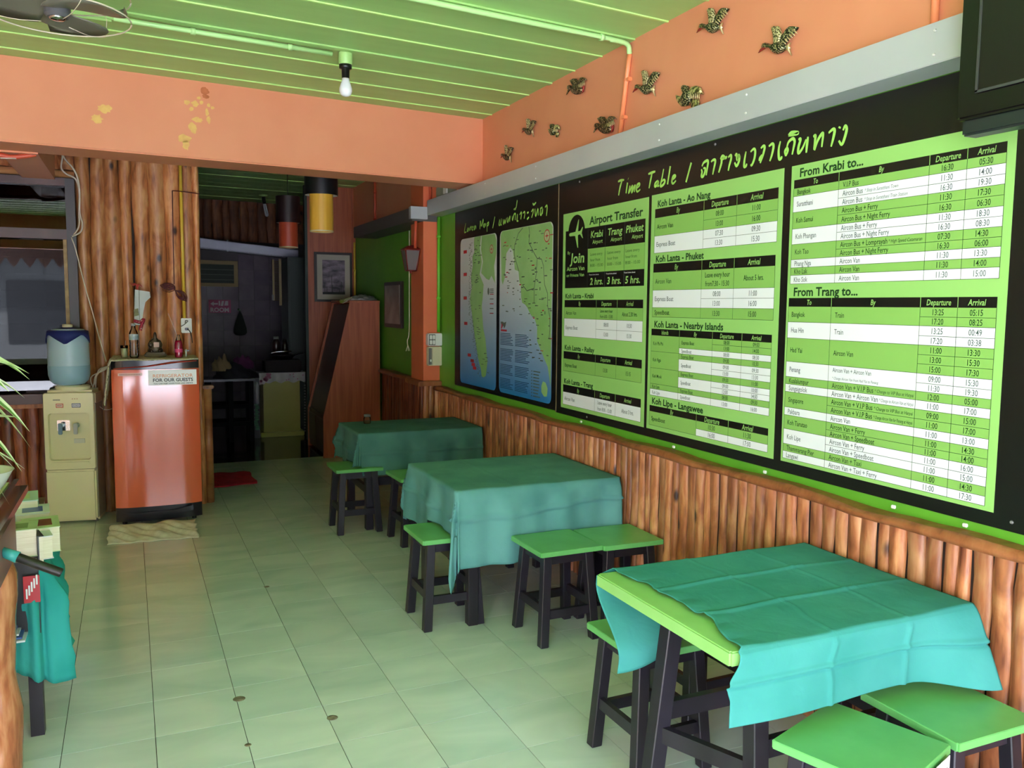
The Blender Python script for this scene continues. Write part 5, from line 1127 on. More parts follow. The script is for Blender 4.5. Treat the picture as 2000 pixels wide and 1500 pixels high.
# paper cone decoration
t = thing('paper_packet', 'folded white paper packet with red tassel standing against the poles', 'ornament', FW_(-.13, .3, TZ)); c = FW_(-.10, .33, 0)
g = B(); prism(g, [(c.x-.03, c.y, 1.40), (c.x+.02, c.y, 1.40), (c.x+.035, c.y, 1.50), (c.x+.05, c.y, 1.565), (c.x+.085, c.y, 1.60), (c.x+.08, c.y, 1.64), (c.x-.018, c.y, 1.655)], (0, .012, 0)); obj('packet', g, mat('pale_blue_paper', (196, 206, 208), .6), t)
g = B(); tube(g, [(c.x+.008, c.y-.003, 1.42), (c.x+.010, c.y-.003, 1.65)], .0015, 5); obj('fold_line', g, GREY, t)
g = B()
for k in range(9): a = -.6+k*.15; tube(g, bez([(c.x, c.y, 1.655), (c.x+.02*math.sin(a), c.y-.005, 1.69), (c.x+.05*math.sin(a*1.6)-.01, c.y-.008, 1.70-.012*(k % 3))], 3), .0028, 5)
obj('tassel', g, mat('red_tassel', (176, 52, 50), .6), t)
g = B(); prism(g, [(c.x-.028, c.y-.005, 1.46), (c.x+.005, c.y-.005, 1.47), (c.x+.0, c.y-.005, 1.52), (c.x-.03, c.y-.005, 1.51)], (0, .004, 0)); obj('green_card', g, mat('olive_card', (120, 124, 70), .5, (60, 62, 40), 60), t)
g = B(); tube(g, bez([(c.x-.03, c.y-.01, 1.43), (c.x+.01, c.y-.015, 1.42), (c.x+.035, c.y-.01, 1.44), (c.x+.02, c.y-.01, 1.40), (c.x+.01, c.y-.01, 1.36)], 5), .012, 8, taper=None); obj('red_bow', g, mat('red_ribbon', (170, 36, 60), .5, (220, 200, 204), 60, ramp=(.6, .64)), t)
obj('stem', tube(B(), [(c.x+.0, c.y+.01, TZ), (c.x+.0, c.y+.006, 1.42)], .003, 6), GREY, t)
# rag on the floor in front of the fridge
g = B(); rows_ = []; rn = random.Random(5); n1, n2 = 46, 22
P00, P10, P11, P01 = Vector((-.226, 5.889)), Vector((.328, 5.857)), Vector((.327, 6.25)), Vector((-.214, 6.27))
for i in range(n1+1):
    s_ = i/n1; row = []
    for j in range(n2+1):
        q_ = j/n2; p = (P00*(1-s_)+P10*s_)*(1-q_)+(P01*(1-s_)+P11*s_)*q_
        z = .006+.020*sstep(q_*3)*(1-.5*q_)*(1+.9*math.sin(s_*15+q_*7)*math.sin(q_*9+s_*3))+.010*math.sin(s_*37+q_*21)*q_*(1-q_)*3+(.018*sstep((q_-.6)/.3))
        row.append(g.verts.new((p.x+.006*math.sin(q_*20), p.y+.008*math.sin(s_*23), max(.004, z*(.3 if j == 0 else 1)))))
    rows_.append(row)
for a, b_ in zip(rows_, rows_[1:]):
    for k in range(n2): g.faces.new((a[k], b_[k], b_[k+1], a[k+1])).smooth = True
o = obj('floor_rag', g, mat('cream_rag', (232, 230, 216), .85, (214, 210, 196), 25)); tag(o, 'crumpled cream rag on the floor in front of the refrigerator', 'rag'); o.modifiers.new('thick', 'SOLIDIFY').thickness = .003
# ------------------------------------------------------------------ water dispenser
da = -.17; t = thing('water_dispenser', 'cream floor standing hot and cold water dispenser left of the refrigerator', 'water dispenser', (-.462, 6.565, 0), da)
DC = mat('dispenser_cream', (234, 228, 194), .2, (238, 232, 200), 3); DC2 = mat('dispenser_recess', (226, 220, 186), .28)
g = B(); bx(g, -.165, .165, .03, .262, .012, .885); bmesh.ops.bevel(g, geom=[e for e in g.edges if all(v.co.z > .88 for v in e.verts) or abs(e.verts[0].co.z-e.verts[1].co.z) > .5], offset=.022, segments=4, affect='EDGES'); L(g, 'body', DC)
g = B(); bx(g, -.160, .160, .0, .04, .02, .36, bev=.012); L(g, 'lower_door', DC); 
def rr2(x0, x1, z0, z1, r_, y):
    P = []
    for cx_, cz_, a0 in ((x1-r_, z1-r_, 0), (x0+r_, z1-r_, 90), (x0+r_, z0+r_, 180), (x1-r_, z0+r_, 270)):
        for k in range(6): a = math.radians(a0+k*18); P.append((cx_+r_*math.cos(a), y, cz_+r_*math.sin(a)))
    return P
g = B(); LPS = [[g.verts.new(p) for p in rr2(*q)] for q in ((-.163, .163, .362, .872, .016, .034), (-.163, .163, .362, .872, .016, .010), (-.158, .158, .366, .868, .014, .002), (-.132, .132, .425, .738, .020, .0), (-.128, .128, .43, .734, .018, .03))]
for A_, Z_ in zip(LPS, LPS[1:]):
    for k in range(24): g.faces.new((A_[k], A_[(k+1) % 24], Z_[(k+1) % 24], Z_[k]))
bmesh.ops.recalc_face_normals(g, faces=g.faces); L(g, 'front_shell', DC)
g = B(); bx(g, -.13, .13, .028, .034, .42, .74); L(g, 'recess_back', DC2); g = B(); bx(g, -.13, .13, -.012, .04, .40, .425, bev=.01); L(g, 'drip_tray', DC)
g = B(); prism(g, [(-.13, .0, .40), (.13, .0, .40), (.13, .03, .36), (-.13, .03, .36)], (0, 0, .005)); L(g, 'tray_lip', DC2)
q = L(bx(B(), -.078, -.032, -.002, .001, .775, .802), 'hot_label', mat('label_red_edge', (196, 80, 70), .4)); 
L(bx(B(), -.074, -.036, -.0028, -.002, .779, .798), 'label_face', mat('label_pink', (236, 206, 200), .4), par=q); g = B(); put(g, 'HOT', (-.055, -.0032, .7835), (1, 0, 0), UP, .010, None, 'C', .95, 0, .02); L(g, 'label_word', mat('label_dark_red', (120, 30, 30), .4), par=q)
q = L(bx(B(), .022, .078, -.002, .001, .775, .802), 'cold_label', mat('label_blue_edge', (92, 104, 150), .4)); L(bx(B(), .026, .074, -.0028, -.002, .779, .798), 'label_face', mat('label_white', (226, 226, 236), .3), par=q); g = B(); put(g, 'COLD', (.05, -.0032, .7835), (1, 0, 0), UP, .010, None, 'C', .95, 0, .02); L(g, 'label_word', mat('label_blue', (50, 60, 120), .4), par=q)
g = B(); [bx(g, -.095+k*.0065, -.0905+k*.0065, -.0012, .0, .822, .830) for k in range(7)]; L(g, 'maker_name', GREY)
g = B()
for k in range(3): cyl(g, (.028+k*.015, -.0005, .832), (.028+k*.015, -.002, .832), .0028, n=8)
L(g, 'pilot_lights', mat('pilot_red', (170, 80, 60), .4))
for x, nm, mm in ((-.052, 'hot_tap', mat('tap_blue', (96, 132, 160), .25)), (.045, 'cold_tap', mat('tap_grey', (170, 176, 180), .3))):
    g = B(); cyl(g, (x, .03, .655), (x, -.015, .655), .016); cyl(g, (x, -.008, .67), (x, -.008, .615), .013, .009); bx(g, x-.013, x+.013, -.028, -.012, .60, .675, bev=.004); L(g, nm, mm)
L(bx(B(), -.082, .0, .022, .0285, .62, .69, bev=.002), 'chrome_plate', CHROME); L(bx(B(), .022, .092, .022, .0285, .535, .565), 'white_sticker', mat('sticker_grey', (206, 206, 196), .4))
L(bx(B(), .15, .168, .02, .25, .03, .8, bev=.004), 'side_panel', mat('dispenser_side', (150, 146, 128), .4))
for x in (-.14, .14): L(cyl(B(), (x, .06, 0), (x, .06, .02), .015), 'foot', GREY); L(cyl(B(), (x, .23, 0), (x, .23, .02), .015), 'foot', GREY)
L(lathe(B(), [(.11, .882), (.115, .905), (.10, .915), (.085, .915)], (0, .145, 0), 28, close=False), 'bottle_collar', DC)
t.scale = (1, 1, 1.067)
t = thing('water_bottle', 'big pale blue water bottle upside down on the dispenser', 'bottle', (-.435, 6.727, .915)); c = Vector((-.435, 6.71, 0))
WB = mat('frosted_blue_plastic', (176, 206, 232), .3, (182, 212, 236), 4); WB2 = mat('water_level_blue', (150, 188, 218), .3)
obj('bottle_body', lathe(B(), [(.05, .915), (.095, .93), (.118, .955), (.128, 1.0), (.130, 1.08), (.129, 1.20), (.128, 1.27), (.122, 1.31), (.100, 1.335), (.05, 1.34)], c, 36), WB, t)
obj('water_line', lathe(B(), [(.097, .932), (.120, .956), (.1302, 1.0), (.1318, 1.065), (.1305, 1.068)], c, 36, close=False), WB2, t)
g = B(); n = 48; R1 = []; R2 = []; R3 = []
for k in range(n):
    a = 2*PI*k/n; tri = abs(((k/n*4+.55) % 1)-.5)*2; dz = .01+.075*(1-tri)
    R1.append(g.verts.new(c+Vector((.03*math.cos(a), .03*math.sin(a), 1.349)))); R2.append(g.verts.new(c+Vector((.128*math.cos(a), .128*math.sin(a), 1.322))))
    R3.append(g.verts.new(c+Vector(((.133+.012*tri)*math.cos(a), (.133+.012*tri)*math.sin(a), 1.31-dz))))
for A_, Z_ in ((R1, R2), (R2, R3)):
    for k in range(n): g.faces.new((A_[k], A_[(k+1) % n], Z_[(k+1) % n], Z_[k])).smooth = True
g.faces.new(R1); bmesh.ops.recalc_face_normals(g, faces=g.faces); q = obj('blue_cover', g, mat('navy_cloth', (28, 40, 112), .7), t); q.modifiers.new('thick', 'SOLIDIFY').thickness = .002
obj('top_stopper', lathe(B(), [(.032, 1.345), (.033, 1.368), (.028, 1.372)], c, 20), CREAM, t)
t.location.z = .968; t.location.x -= .022; t.scale = (1.03, 1.03, .957)
# tangled white cables between dispenser and fridge
t = thing('cable_tangle', 'loops of white cable hanging between dispenser and refrigerator', 'cable', (-.27, 6.7, 1.0))
g = B(); rn = random.Random(9)
for k in range(5):
    a = [(-.305+rn.uniform(-.02, .02), 6.76, .92+rn.uniform(-.03, .05)), (-.30+rn.uniform(-.03, .03), 6.74, 1.02), (-.25+rn.uniform(-.02, .02), 6.73, 1.09+rn.uniform(-.02, .02)), (-.20, 6.72, 1.10), (-.17, 6.72, 1.12+rn.uniform(-.03, .03))]; tube(g, bez(a, 5), .004, 6)
tube(g, bez([(-.30, 6.70, .84), (-.24, 6.68, .79), (-.18, 6.66, .80), (-.12, 6.6, .84)], 5), .003, 6)
obj('cable_loops', g, WIRE, t)
t = thing('hanging_cable', 'pair of white cables running down the window frame to the refrigerator', 'cable', (-.4, 6.8, 2.0))
g = B()
tube(g, bez([(-.455, 6.78, 2.66), (-.45, 6.78, 2.58), (-.46, 6.78, 2.50), (-.43, 6.78, 2.46), (-.375, 6.79, 2.43), (-.355, 6.79, 2.35), (-.36, 6.79, 2.2), (-.365, 6.79, 2.1), (-.40, 6.79, 2.035)], 6), .006, 6)
tube(g, bez([(-.45, 6.77, 2.66), (-.44, 6.77, 2.57), (-.38, 6.78, 2.49), (-.352, 6.78, 2.38), (-.355, 6.78, 2.2), (-.342, 6.78, 2.12), (-.355, 6.78, 2.06), (-.41, 6.79, 2.025)], 6), .006, 6)
tube(g, bez([(-.415, 6.79, 2.02), (-.39, 6.79, 1.93), (-.35, 6.79, 1.72), (-.29, 6.79, 1.45), (-.26, 6.79, 1.30), (-.22, 6.78, 1.13)], 6), .0045, 6)
obj('cable_run', g, WIRE, t)
# conduit, socket and cords on the pole wall
pipe('wall_conduit', 'yellow conduit down the poles to the wall socket above the refrigerator', [(.322, 6.822, 2.72), (.322, 6.822, 1.446)], .012, YEL)
t = thing('wall_socket', 'white wall socket with black plug at the foot of the yellow conduit', 'socket', (.337, 6.83, 1.33))
obj('socket_plate', bx(B(), .297, .373, 6.815, 6.835, 1.335, 1.446, bev=.004), WHITE, t); g = B(); bx(g, .322, .35, 6.800, 6.818, 1.355, 1.375, bev=.004); tube(g, bez([(.338, 6.80, 1.365), (.355, 6.79, 1.35), (.368, 6.80, 1.31), (.372, 6.80, 1.26)], 4), .004, 6); obj('black_plug', g, BLACK, t)
g = B(); tube(g, bez([(.295, 6.80, 1.385), (.32, 6.79, 1.40), (.345, 6.80, 1.425), (.33, 6.80, 1.43), (.325, 6.80, 1.41)], 4), .003, 6); obj('grey_cord', g, GREY, t)
t = thing('coiled_cord', 'maroon cord tied in loops hanging on the poles', 'cord', (.27, 6.79, 1.65))
g = B(); tube(g, [(.262, 6.80, 2.39), (.258, 6.80, 2.0), (.256, 6.80, 1.70)], .0035, 6); tube(g, [(.262, 6.80, 2.39), (.36, 6.79, 2.385), (.452, 6.79, 2.375)], .003, 6)
rn = random.Random(3)
for k in range(9):
    a = rn.uniform(2.6, 3.5); l_ = rn.uniform(.05, .11); c = Vector((.262, 6.79, 1.665+rn.uniform(-.01, .02))); e_ = c+Vector((math.cos(a)*l_, 0, math.sin(a)*l_*.6)); n_ = Vector((-math.sin(a), 0, math.cos(a)))*.016
    tube(g, bez([c, (c+e_)/2+n_, e_, (c+e_)/2-n_, c], 4), .0026, 5)
for k in range(9):
    c = Vector((.262, 6.79, 1.655)); e_ = Vector((.325+rn.uniform(-.02, .02), 6.78, 1.585+rn.uniform(-.015, .015))); n_ = Vector((.012, 0, .014))*rn.uniform(.6, 1.4)
    tube(g, bez([c, (c+e_)/2+n_, e_, (c+e_)/2-n_, c], 4), .0026, 5)
obj('cord_loops', g, MAROON, t)
# ------------------------------------------------------------------ slanted cabinet at the end of the passage
t = thing('slanted_cabinet', 'tall reddish wooden cabinet with slanted dark front beside the green wall', 'cabinet', (1.98, 8.9, 0))
def side(y, th, m=PLY, nm='side_panel'):
    g = B(); prism(g, [(1.684, y, 0), (2.275, y, 0), (2.275, y, 1.585), (1.967, y, 1.583), (1.686, y, .42)], (0, th, 0)); return obj(nm, g, m, t)
side(8.462, .022); side(9.30, .022)
g = B(); prism(g, [(1.712, 8.484, .43), (1.985, 8.484, 1.56), (1.999, 8.484, 1.555), (1.728, 8.484, .43)], (0, .815, 0)); obj('slanted_board', g, PLYD, t)
obj('lower_front', bx(B(), 1.700, 1.718, 8.484, 9.30, .03, .43), PLYD, t); obj('back_panel', bx(B(), 2.262, 2.275, 8.484, 9.30, 0, 1.58), PLYD, t); obj('top_board', bx(B(), 1.96, 2.275, 8.45, 9.33, 1.575, 1.60), PLY, t)
for k in range(2):
    q = obj('drawer', bx(B(), 1.690, 1.702, 8.50+k*.4, 8.88+k*.4, .08, .39, bev=.004), PLYD, t); obj('knob', lathe(B(), [(.006, 0), (.012, .008), (.010, .016)], (0, 0, 0), 12), CHROME, q).matrix_local = Matrix.Translation(Vector((1.690, 8.69+k*.4, .27))-Vector((1.98, 8.9, 0))) @ Matrix.Rotation(-PI/2, 4, 'Y')
t = thing('plastic_bag', 'shiny silver plastic wrapped bundle on the slanted cabinet top', 'bag', (2.15, 8.6, 1.60))
g = B(); bmesh.ops.create_icosphere(g, subdivisions=4, radius=1); rn = random.Random(2)
for v in g.verts:
    n_ = math.sin(v.co.x*7+v.co.y*3)*math.cos(v.co.y*9+v.co.z*5); v.co = Vector((v.co.x*.15*(1+.1*n_), v.co.y*.10*(1+.1*n_), max(-.0, v.co.z)*.05*(1+.35*n_)+.001))+Vector((2.13, 8.60, 1.60))
for f_ in g.faces: f_.smooth = True
obj('bundle', g, mat('crinkled_foil_plastic', (176, 178, 176), .3, (140, 142, 140), 20, metal=.5, bump=.6), t)
t = thing('paper_roll', 'rolled papers with green sprig leaning on the slanted cabinet top', 'paper roll', (1.98, 8.52, 1.60))
obj('roll', cyl(B(), (1.90, 8.50, 1.585), (2.07, 8.62, 1.645), .018, .014), mat('roll_paper', (170, 160, 140), .6), t)
g = B()
for k in range(7): tube(g, [(1.885, 8.49, 1.575), (1.86+.012*k, 8.47, 1.60+.01*(k % 3))], .006, 5, taper=[1, .3])
obj('sprig', g, mat('yellow_green_leaf', (136, 150, 60), .6), t)
# framed pictures
def frame(name, label, P, depth, mw, m_frame, axis, art):
    pass
t = thing('framed_picture', 'dark framed photograph of trees under cloud on the plywood partition', 'picture', (2.08, 9.69, 1.87))
ph = [(1.850, 2.158), (2.262, 2.138), (2.255, 1.590), (1.842, 1.600)]
g = B(); bx(g, 1.848, 2.278, 9.672, 9.70, 1.588, 2.150)
obj('frame', g, mat('dark_frame', (30, 20, 20), .35), t)
obj('mat_board', bx(B(), 1.875, 2.251, 9.668, 9.673, 1.614, 2.122), mat('mat_board_cream', (176, 170, 156), .6), t)
PH = bpy.data.materials.new('stormy_photo_print'); PH.use_nodes = True; tt_ = PH.node_tree; N = tt_.nodes; Lk = tt_.links; p = N['Principled BSDF']; p.inputs['Roughness'].default_value = .3
tc = N.new('ShaderNodeTexCoord'); nz = N.new('ShaderNodeTexNoise'); nz.inputs['Scale'].default_value = 9; nz.inputs['Detail'].default_value = 7; mp = N.new('ShaderNodeMapping'); mp.inputs['Scale'].default_value = (1, 1, 2.2); Lk.new(tc.outputs['Object'], mp.inputs[0]); Lk.new(mp.outputs[0], nz.inputs['Vector'])
cr = N.new('ShaderNodeValToRGB'); cr.color_ramp.elements[0].color = lin((44, 40, 50)); cr.color_ramp.elements[1].color = lin((150, 132, 150)); cr.color_ramp.elements[0].position = .35; cr.color_ramp.elements[1].position = .7; Lk.new(nz.outputs['Fac'], cr.inputs[0]); Lk.new(cr.outputs[0], p.inputs['Base Color'])
q = obj('photograph', bx(B(), 1.935, 2.192, 9.665, 9.669, 1.672, 2.062), PH, t)
g = B(); bx(g, 1.935, 2.192, 9.6636, 9.665, 1.672, 1.70)
for x, h in ((1.96, .11), (1.985, .07), (2.04, .20), (2.05, .09), (2.13, .05), (2.15, .13), (2.17, .08)): bx(g, x-.003, x+.003, 9.6636, 9.665, 1.69, 1.69+h)
obj('tree_silhouettes', g, BLACK, q)
t = thing('framed_picture', 'narrow looking dark framed brown picture on the green side wall', 'picture', (2.32, 8.06, 1.55))
obj('frame', bx(B(), 2.295, XW+.002, 7.76, 8.36, 1.335, 1.785, bev=.004), mat('dark_brown_frame', (44, 26, 22), .35), t)
obj('print', bx(B(), 2.290, 2.297, 7.80, 8.315, 1.375, 1.75), mat('faded_print', (120, 104, 92), .3, (150, 136, 132), 7), t)
# ------------------------------------------------------------------ kitchen hood ledge and furniture
t = thing('kitchen_hood', 'sagging grey sheet metal hood across the kitchen under the poles', 'hood', (1.3, 11.0, 2.3))
HM = mat('dull_zinc', (150, 150, 166), .4, (166, 166, 180), 3, metal=.3)
g = B(); prism(g, [(.55, 10.9, 2.365), (1.88, 10.9, 2.245), (1.88, 10.9, 2.13), (.55, 10.9, 2.235)], (0, .012, 0)); obj('front_fascia', g, HM, t)
g = B(); prism(g, [(.55, 10.9, 2.365), (1.88, 10.9, 2.245), (1.88, 10.9, 2.235), (.55, 10.9, 2.355)], (0, .9, 0)); obj('top_sheet', g, HM, t)
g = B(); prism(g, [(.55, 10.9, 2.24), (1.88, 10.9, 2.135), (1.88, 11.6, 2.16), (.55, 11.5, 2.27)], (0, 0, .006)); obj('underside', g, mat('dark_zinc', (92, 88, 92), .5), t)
obj('joint_strip', bx(B(), 1.02, 1.04, 10.885, 10.902, 2.19, 2.33), HM, t)
t = thing('kitchen_window', 'small bamboo framed louvre window in the kitchen tile wall', 'window', (.95, 11.5, 1.95))
BF = mat('tan_bamboo_frame', (150, 128, 84), .5)
kw = lambda x: 11.545+(x-.77)*ka
g = B()
def kb(x0, x1, z0, z1, d0=.03, d1=.0): q = B(); prism(q, [(x0, kw(x0)-d0, z0), (x1, kw(x1)-d0, z0), (x1, kw(x1)-d0, z1), (x0, kw(x0)-d0, z1)], (0, d0-d1, 0)); return q
for nm, a in (('frame_top', (.5, 1.215, 2.06, 2.11)), ('frame_bottom', (.5, 1.215, 1.775, 1.82)), ('frame_side', (1.165, 1.215, 1.82, 2.06))): obj(nm, kb(*a), BF, t)
obj('dark_screen', kb(.5, 1.165, 1.82, 2.06, .010), mat('dark_screen', (40, 50, 40), .6), t)
for k in range(3): obj('louvre', kb(.5, 1.165, 1.86+k*.065, 1.868+k*.065, .02), mat('louvre_dim', (76, 88, 72), .3), t)
t = thing('room_sign', 'pink sign with white arrow and the word room on kitchen tiles', 'sign', (.98, 11.53, 1.52))
obj('sign_plate', kb(.842, 1.118, 1.435, 1.603, .014, .006), mat('sign_pink', (176, 76, 116), .5), t)
g = B(); kd = Vector((1, ka, 0)).normalized(); put(g, 'ROOM', (.862, kw(.862)-.0145, 1.448), kd, UP, .052, .232, 'L', 1, 0, .04)
def arrow(P): v = [g.verts.new((x, kw(x)-.0145, z)) for x, z in P]; g.faces.new(v)
arrow([(.862, 1.552), (.905, 1.582), (.905, 1.562), (.955, 1.562), (.955, 1.542), (.905, 1.542), (.905, 1.522)])
arrow([(.965, 1.53), (.985, 1.53), (.985, 1.59), (.965, 1.59)]); arrow([(.99, 1.525), (1.02, 1.525), (1.035, 1.59), (1.005, 1.59)]); arrow([(1.035, 1.53), (1.085, 1.53), (1.085, 1.59), (1.05, 1.59)])
put(g, 'BATH', (.965, kw(.965)-.0149, 1.537), kd, UP, .012, .0001, 'L', 1) if False else None
obj('sign_lettering', g, mat('sign_white', (206, 186, 196), .5), t)
t = thing('hanging_bag', 'dark green cloth bag hanging on the kitchen tile wall', 'bag', (1.22, 11.45, 1.3))
g = B(); rings_ = []
for k, (z, w_) in enumerate(((1.455, .008), (1.40, .03), (1.32, .055), (1.24, .078), (1.18, .084), (1.15, .06), (1.142, .02))): rings_.append((w_, z))
lathe(g, rings_[::-1], (1.222, 11.48, 0), 16, sx=1, sy=.45); obj('bag_body', g, mat('dark_green_cloth', (20, 34, 26), .8), t); obj('hook', cyl(B(), (1.215, 11.6, 1.48), (1.22, 11.50, 1.47), .012), mat('hook_green', (96, 140, 96), .5), t); obj('loop', tube(B(), [(1.22, 11.5, 1.475), (1.222, 11.48, 1.45)], .005, 6), BLACK, t)
t = thing('bamboo_shutter', 'narrow ribbed bamboo shutter hanging open in the kitchen', 'shutter', (1.61, 10.96, 1.8))
obj('stile', bx(B(), 1.50, 1.522, 10.49, 10.51, 1.60, 2.09), BF, t); obj('stile', bx(B(), 1.578, 1.606, 10.49, 10.51, 1.54, 2.10), BF, t)
g = B()
for k in range(24): bx(g, 1.585, 1.643, 10.955, 10.965, 1.60+k*.021, 1.612+k*.021)
q = obj('slat_infill', g, mat('brown_slats', (96, 76, 56), .6), t); q['kind'] = 'stuff'
obj('latch', bx(B(), 1.488, 1.51, 10.475, 10.492, 1.60, 1.67, bev=.004), GREY, t)
t = thing('dark_green_cupboard', 'tall dark green cupboard in shadow beside the kitchen stove', 'cupboard', (1.8, 10.6, 0))
DG = mat('cupboard_dark_green', (14, 34, 28), .5)
obj('cupboard_body', bx(B(), 1.66, 2.30, 10.36, 10.9, .0, 2.12, bev=.006), DG, t); obj('door', bx(B(), 1.68, 1.97, 10.345, 10.36, .1, 2.08, bev=.004), DG, t); obj('door', bx(B(), 1.99, 2.28, 10.345, 10.36, .1, 2.08, bev=.004), DG, t); obj('handle', bx(B(), 1.945, 1.955, 10.325, 10.345, 1.0, 1.12), GREY, t)
t = thing('kitchen_counter', 'pale yellow counter with flowered pink and white table cover in the kitchen', 'counter', (1.53, 10.2, 0))
YC = mat('pale_yellow_panel', (176, 168, 84), .4, (184, 176, 94), 3)
obj('front_panel', bx(B(), 1.315, 1.735, 10.08, 10.11, .055, .72, bev=.004), YC, t); obj('side_panel', bx(B(), 1.315, 1.345, 10.11, 10.42, .055, .72), YC, t); obj('side_panel', bx(B(), 1.705, 1.735, 10.11, 10.34, .055, .72), YC, t); obj('plinth', bx(B(), 1.275, 1.775, 10.04, 10.34, .0, .055, bev=.006), YC, t)
obj('worktop', bx(B(), 1.27, 1.80, 10.03, 10.34, .72, .752), DARKW, t)
o = obj('counter_cloth', bx(B(), 1.262, 1.80, 10.020, 10.34, .754, .758), mat('flowered_cover', (190, 182, 190), .5, (206, 198, 204), 9), None); tag(o, 'white and pink flowered cover draped over the yellow kitchen counter', 'cloth')
g = B(); n = 30; A_ = []; Z_ = []
for i in range(n+1):
    x = 1.262+.538*i/n; A_.append(g.verts.new((x, 10.022, .757))); Z_.append(g.verts.new((x, 10.012-.006*math.sin(i*1.1), .648+.012*math.sin(i*.8)-(.03 if x < 1.33 else 0))))
for i in range(n): g.faces.new((A_[i], A_[i+1], Z_[i+1], Z_[i])).smooth = True
q = obj('hanging_edge', g, mat('flowered_cover', (190, 182, 190), .5), o)
g = B(); rn = random.Random(2)
for k in range(12):
    x, z = rn.uniform(1.275, 1.385), rn.uniform(.66, .745); v = [g.verts.new((x+.018*math.cos(2*PI*i/8), 10.0, z+.016*math.sin(2*PI*i/8))) for i in range(8)]; g.faces.new(v)
for k in range(7):
    x, z = rn.uniform(1.5, 1.79), rn.uniform(.67, .74); v = [g.verts.new((x+.008*math.cos(2*PI*i/8), 10.0, z+.008*math.sin(2*PI*i/8))) for i in range(8)]; g.faces.new(v)
obj('flower_print', g, mat('pink_flower_print', (190, 110, 150), .5), o)
t = thing('gas_stove', 'black gas stove with pan standing on the kitchen counter', 'stove', (1.55, 10.2, .76))
obj('stove_body', bx(B(), 1.34, 1.76, 10.08, 10.33, .758, .90, bev=.012), mat('stove_dark', (30, 20, 22), .6, spec=.2), t)
obj('pan', lathe(B(), [(.10, .905), (.15, .955), (.155, .962), (.14, .958)], (1.56, 10.2, 0), 24), mat('pan_dark', (26, 26, 28), .3), t); obj('steel_edge', tube(B(), bez([(1.40, 10.06, .985), (1.47, 10.06, 1.0), (1.56, 10.05, 1.005), (1.64, 10.06, 1.005)], 4), .008, 6), CHROME, t)
obj('pan_handle', tube(B(), [(1.69, 10.18, .95), (1.80, 10.16, .975)], .012, 8), BLACK, t)
for k, (x, z, r_) in enumerate(((1.50, 1.0, .05), (1.60, 1.0, .035))):
    tj = thing('kitchen_jar', ['dark brown jar with pale lid behind the stove', 'small dark jar right of the lidded jar behind the stove'][k], 'jar', (x, 10.33, 0.905)); obj('jar_body', lathe(B(), [(r_, .905), (r_, 1.10-.03*k), (r_*.6, 1.14-.03*k)], (x, 10.29, 0), 16), mat('brown_jar', (56, 32, 28), .3), tj); obj('jar_lid', lathe(B(), [(r_*.62, 1.14-.03*k), (r_*.62, 1.17-.03*k)], (x, 10.29, 0), 16), mat('pale_lid', (150, 150, 140), .4) if k == 0 else BLACK, tj)
t = thing('hanging_bottles', 'column of small green and white packets hanging left of the counter', 'packets', (1.24, 10.05, .4))
g = B(); rn = random.Random(6)
for k in range(14):
    z = .10+k*.022; x = 1.225+rn.uniform(-.012, .012); bx(g, x-.022, x+.022, 10.0, 10.02, z, z+.018, bev=.003)
q = obj('green_packets', g, mat('green_packet', (52, 112, 72), .4), t); q['kind'] = 'stuff'
obj('white_bottle', lathe(B(), [(.02, .40), (.022, .41), (.022, .62), (.01, .66)], (1.235, 10.02, 0), 12), mat('dim_white', (170, 166, 176), .4), t); obj('peg_board', bx(B(), 1.20, 1.262, 10.02, 10.035, .0, .70), DARKW, t)
t = thing('bead_string', 'string of small pale beads hanging right of the yellow counter', 'beads', (1.79, 10.05, .4))
g = B()
for k in range(18): bmesh.ops.create_icosphere(g, subdivisions=1, radius=.011, matrix=Matrix.Translation((1.772+.0004*k, 10.0, .06+k*.034)))
q = obj('beads', g, mat('pale_beads', (120, 120, 116), .4), t); q['kind'] = 'stuff'
KB = mat('matt_black_wood', (20, 20, 26), .75, spec=.15)
t = thing('kitchen_table', 'dark wooden table heaped with cloths at the left of the kitchen', 'table', (.95, 10.0, 0))
obj('table_top', bx(B(), .60, 1.19, 9.80, 10.25, .69, .715, bev=.003), mat('kitchen_table_top', (58, 50, 70), .3), t)
for x in (.70, .93, 1.15):
    for y in (9.84, 10.2): obj('leg', bx(B(), x-.022, x+.022, y-.022, y+.022, 0, .69), KB, t)
for z in (.18, .38): obj('stretcher', bx(B(), .70, 1.15, 9.83, 9.85, z, z+.045), KB, t); obj('stretcher', bx(B(), .70, 1.15, 10.19, 10.21, z, z+.045), KB, t)
def heap(name, label, cat, c, s, m, seed):
    g = B(); bmesh.ops.create_icosphere(g, subdivisions=4, radius=1); ph = seed*1.7
    for v in g.verts:
        n_ = math.sin(v.co.x*6+ph)*math.cos(v.co.y*5+ph)+.5*math.sin(v.co.x*13+v.co.z*9+ph)
        v.co = Vector((c[0]+v.co.x*s[0]*(1+.12*n_), c[1]+v.co.y*s[1]*(1+.12*n_), c[2]+max(0, v.co.z)*s[2]*(1+.25*n_)))
    for f_ in g.faces: f_.smooth = True
    o = obj(name, g, m); tag(o, label, cat)
heap('cloth_heap', 'dark navy heap of cloths on the kitchen table', 'cloth', (1.0, 10.0, .715), (.23, .18, .16), mat('navy_heap', (26, 24, 40), .8), 1)
heap('cloth_heap', 'pale tan cloth lying on top of the dark heap in the kitchen', 'cloth', (.86, 9.98, .80), (.11, .10, .15), mat('tan_heap', (156, 136, 106), .8), 2)
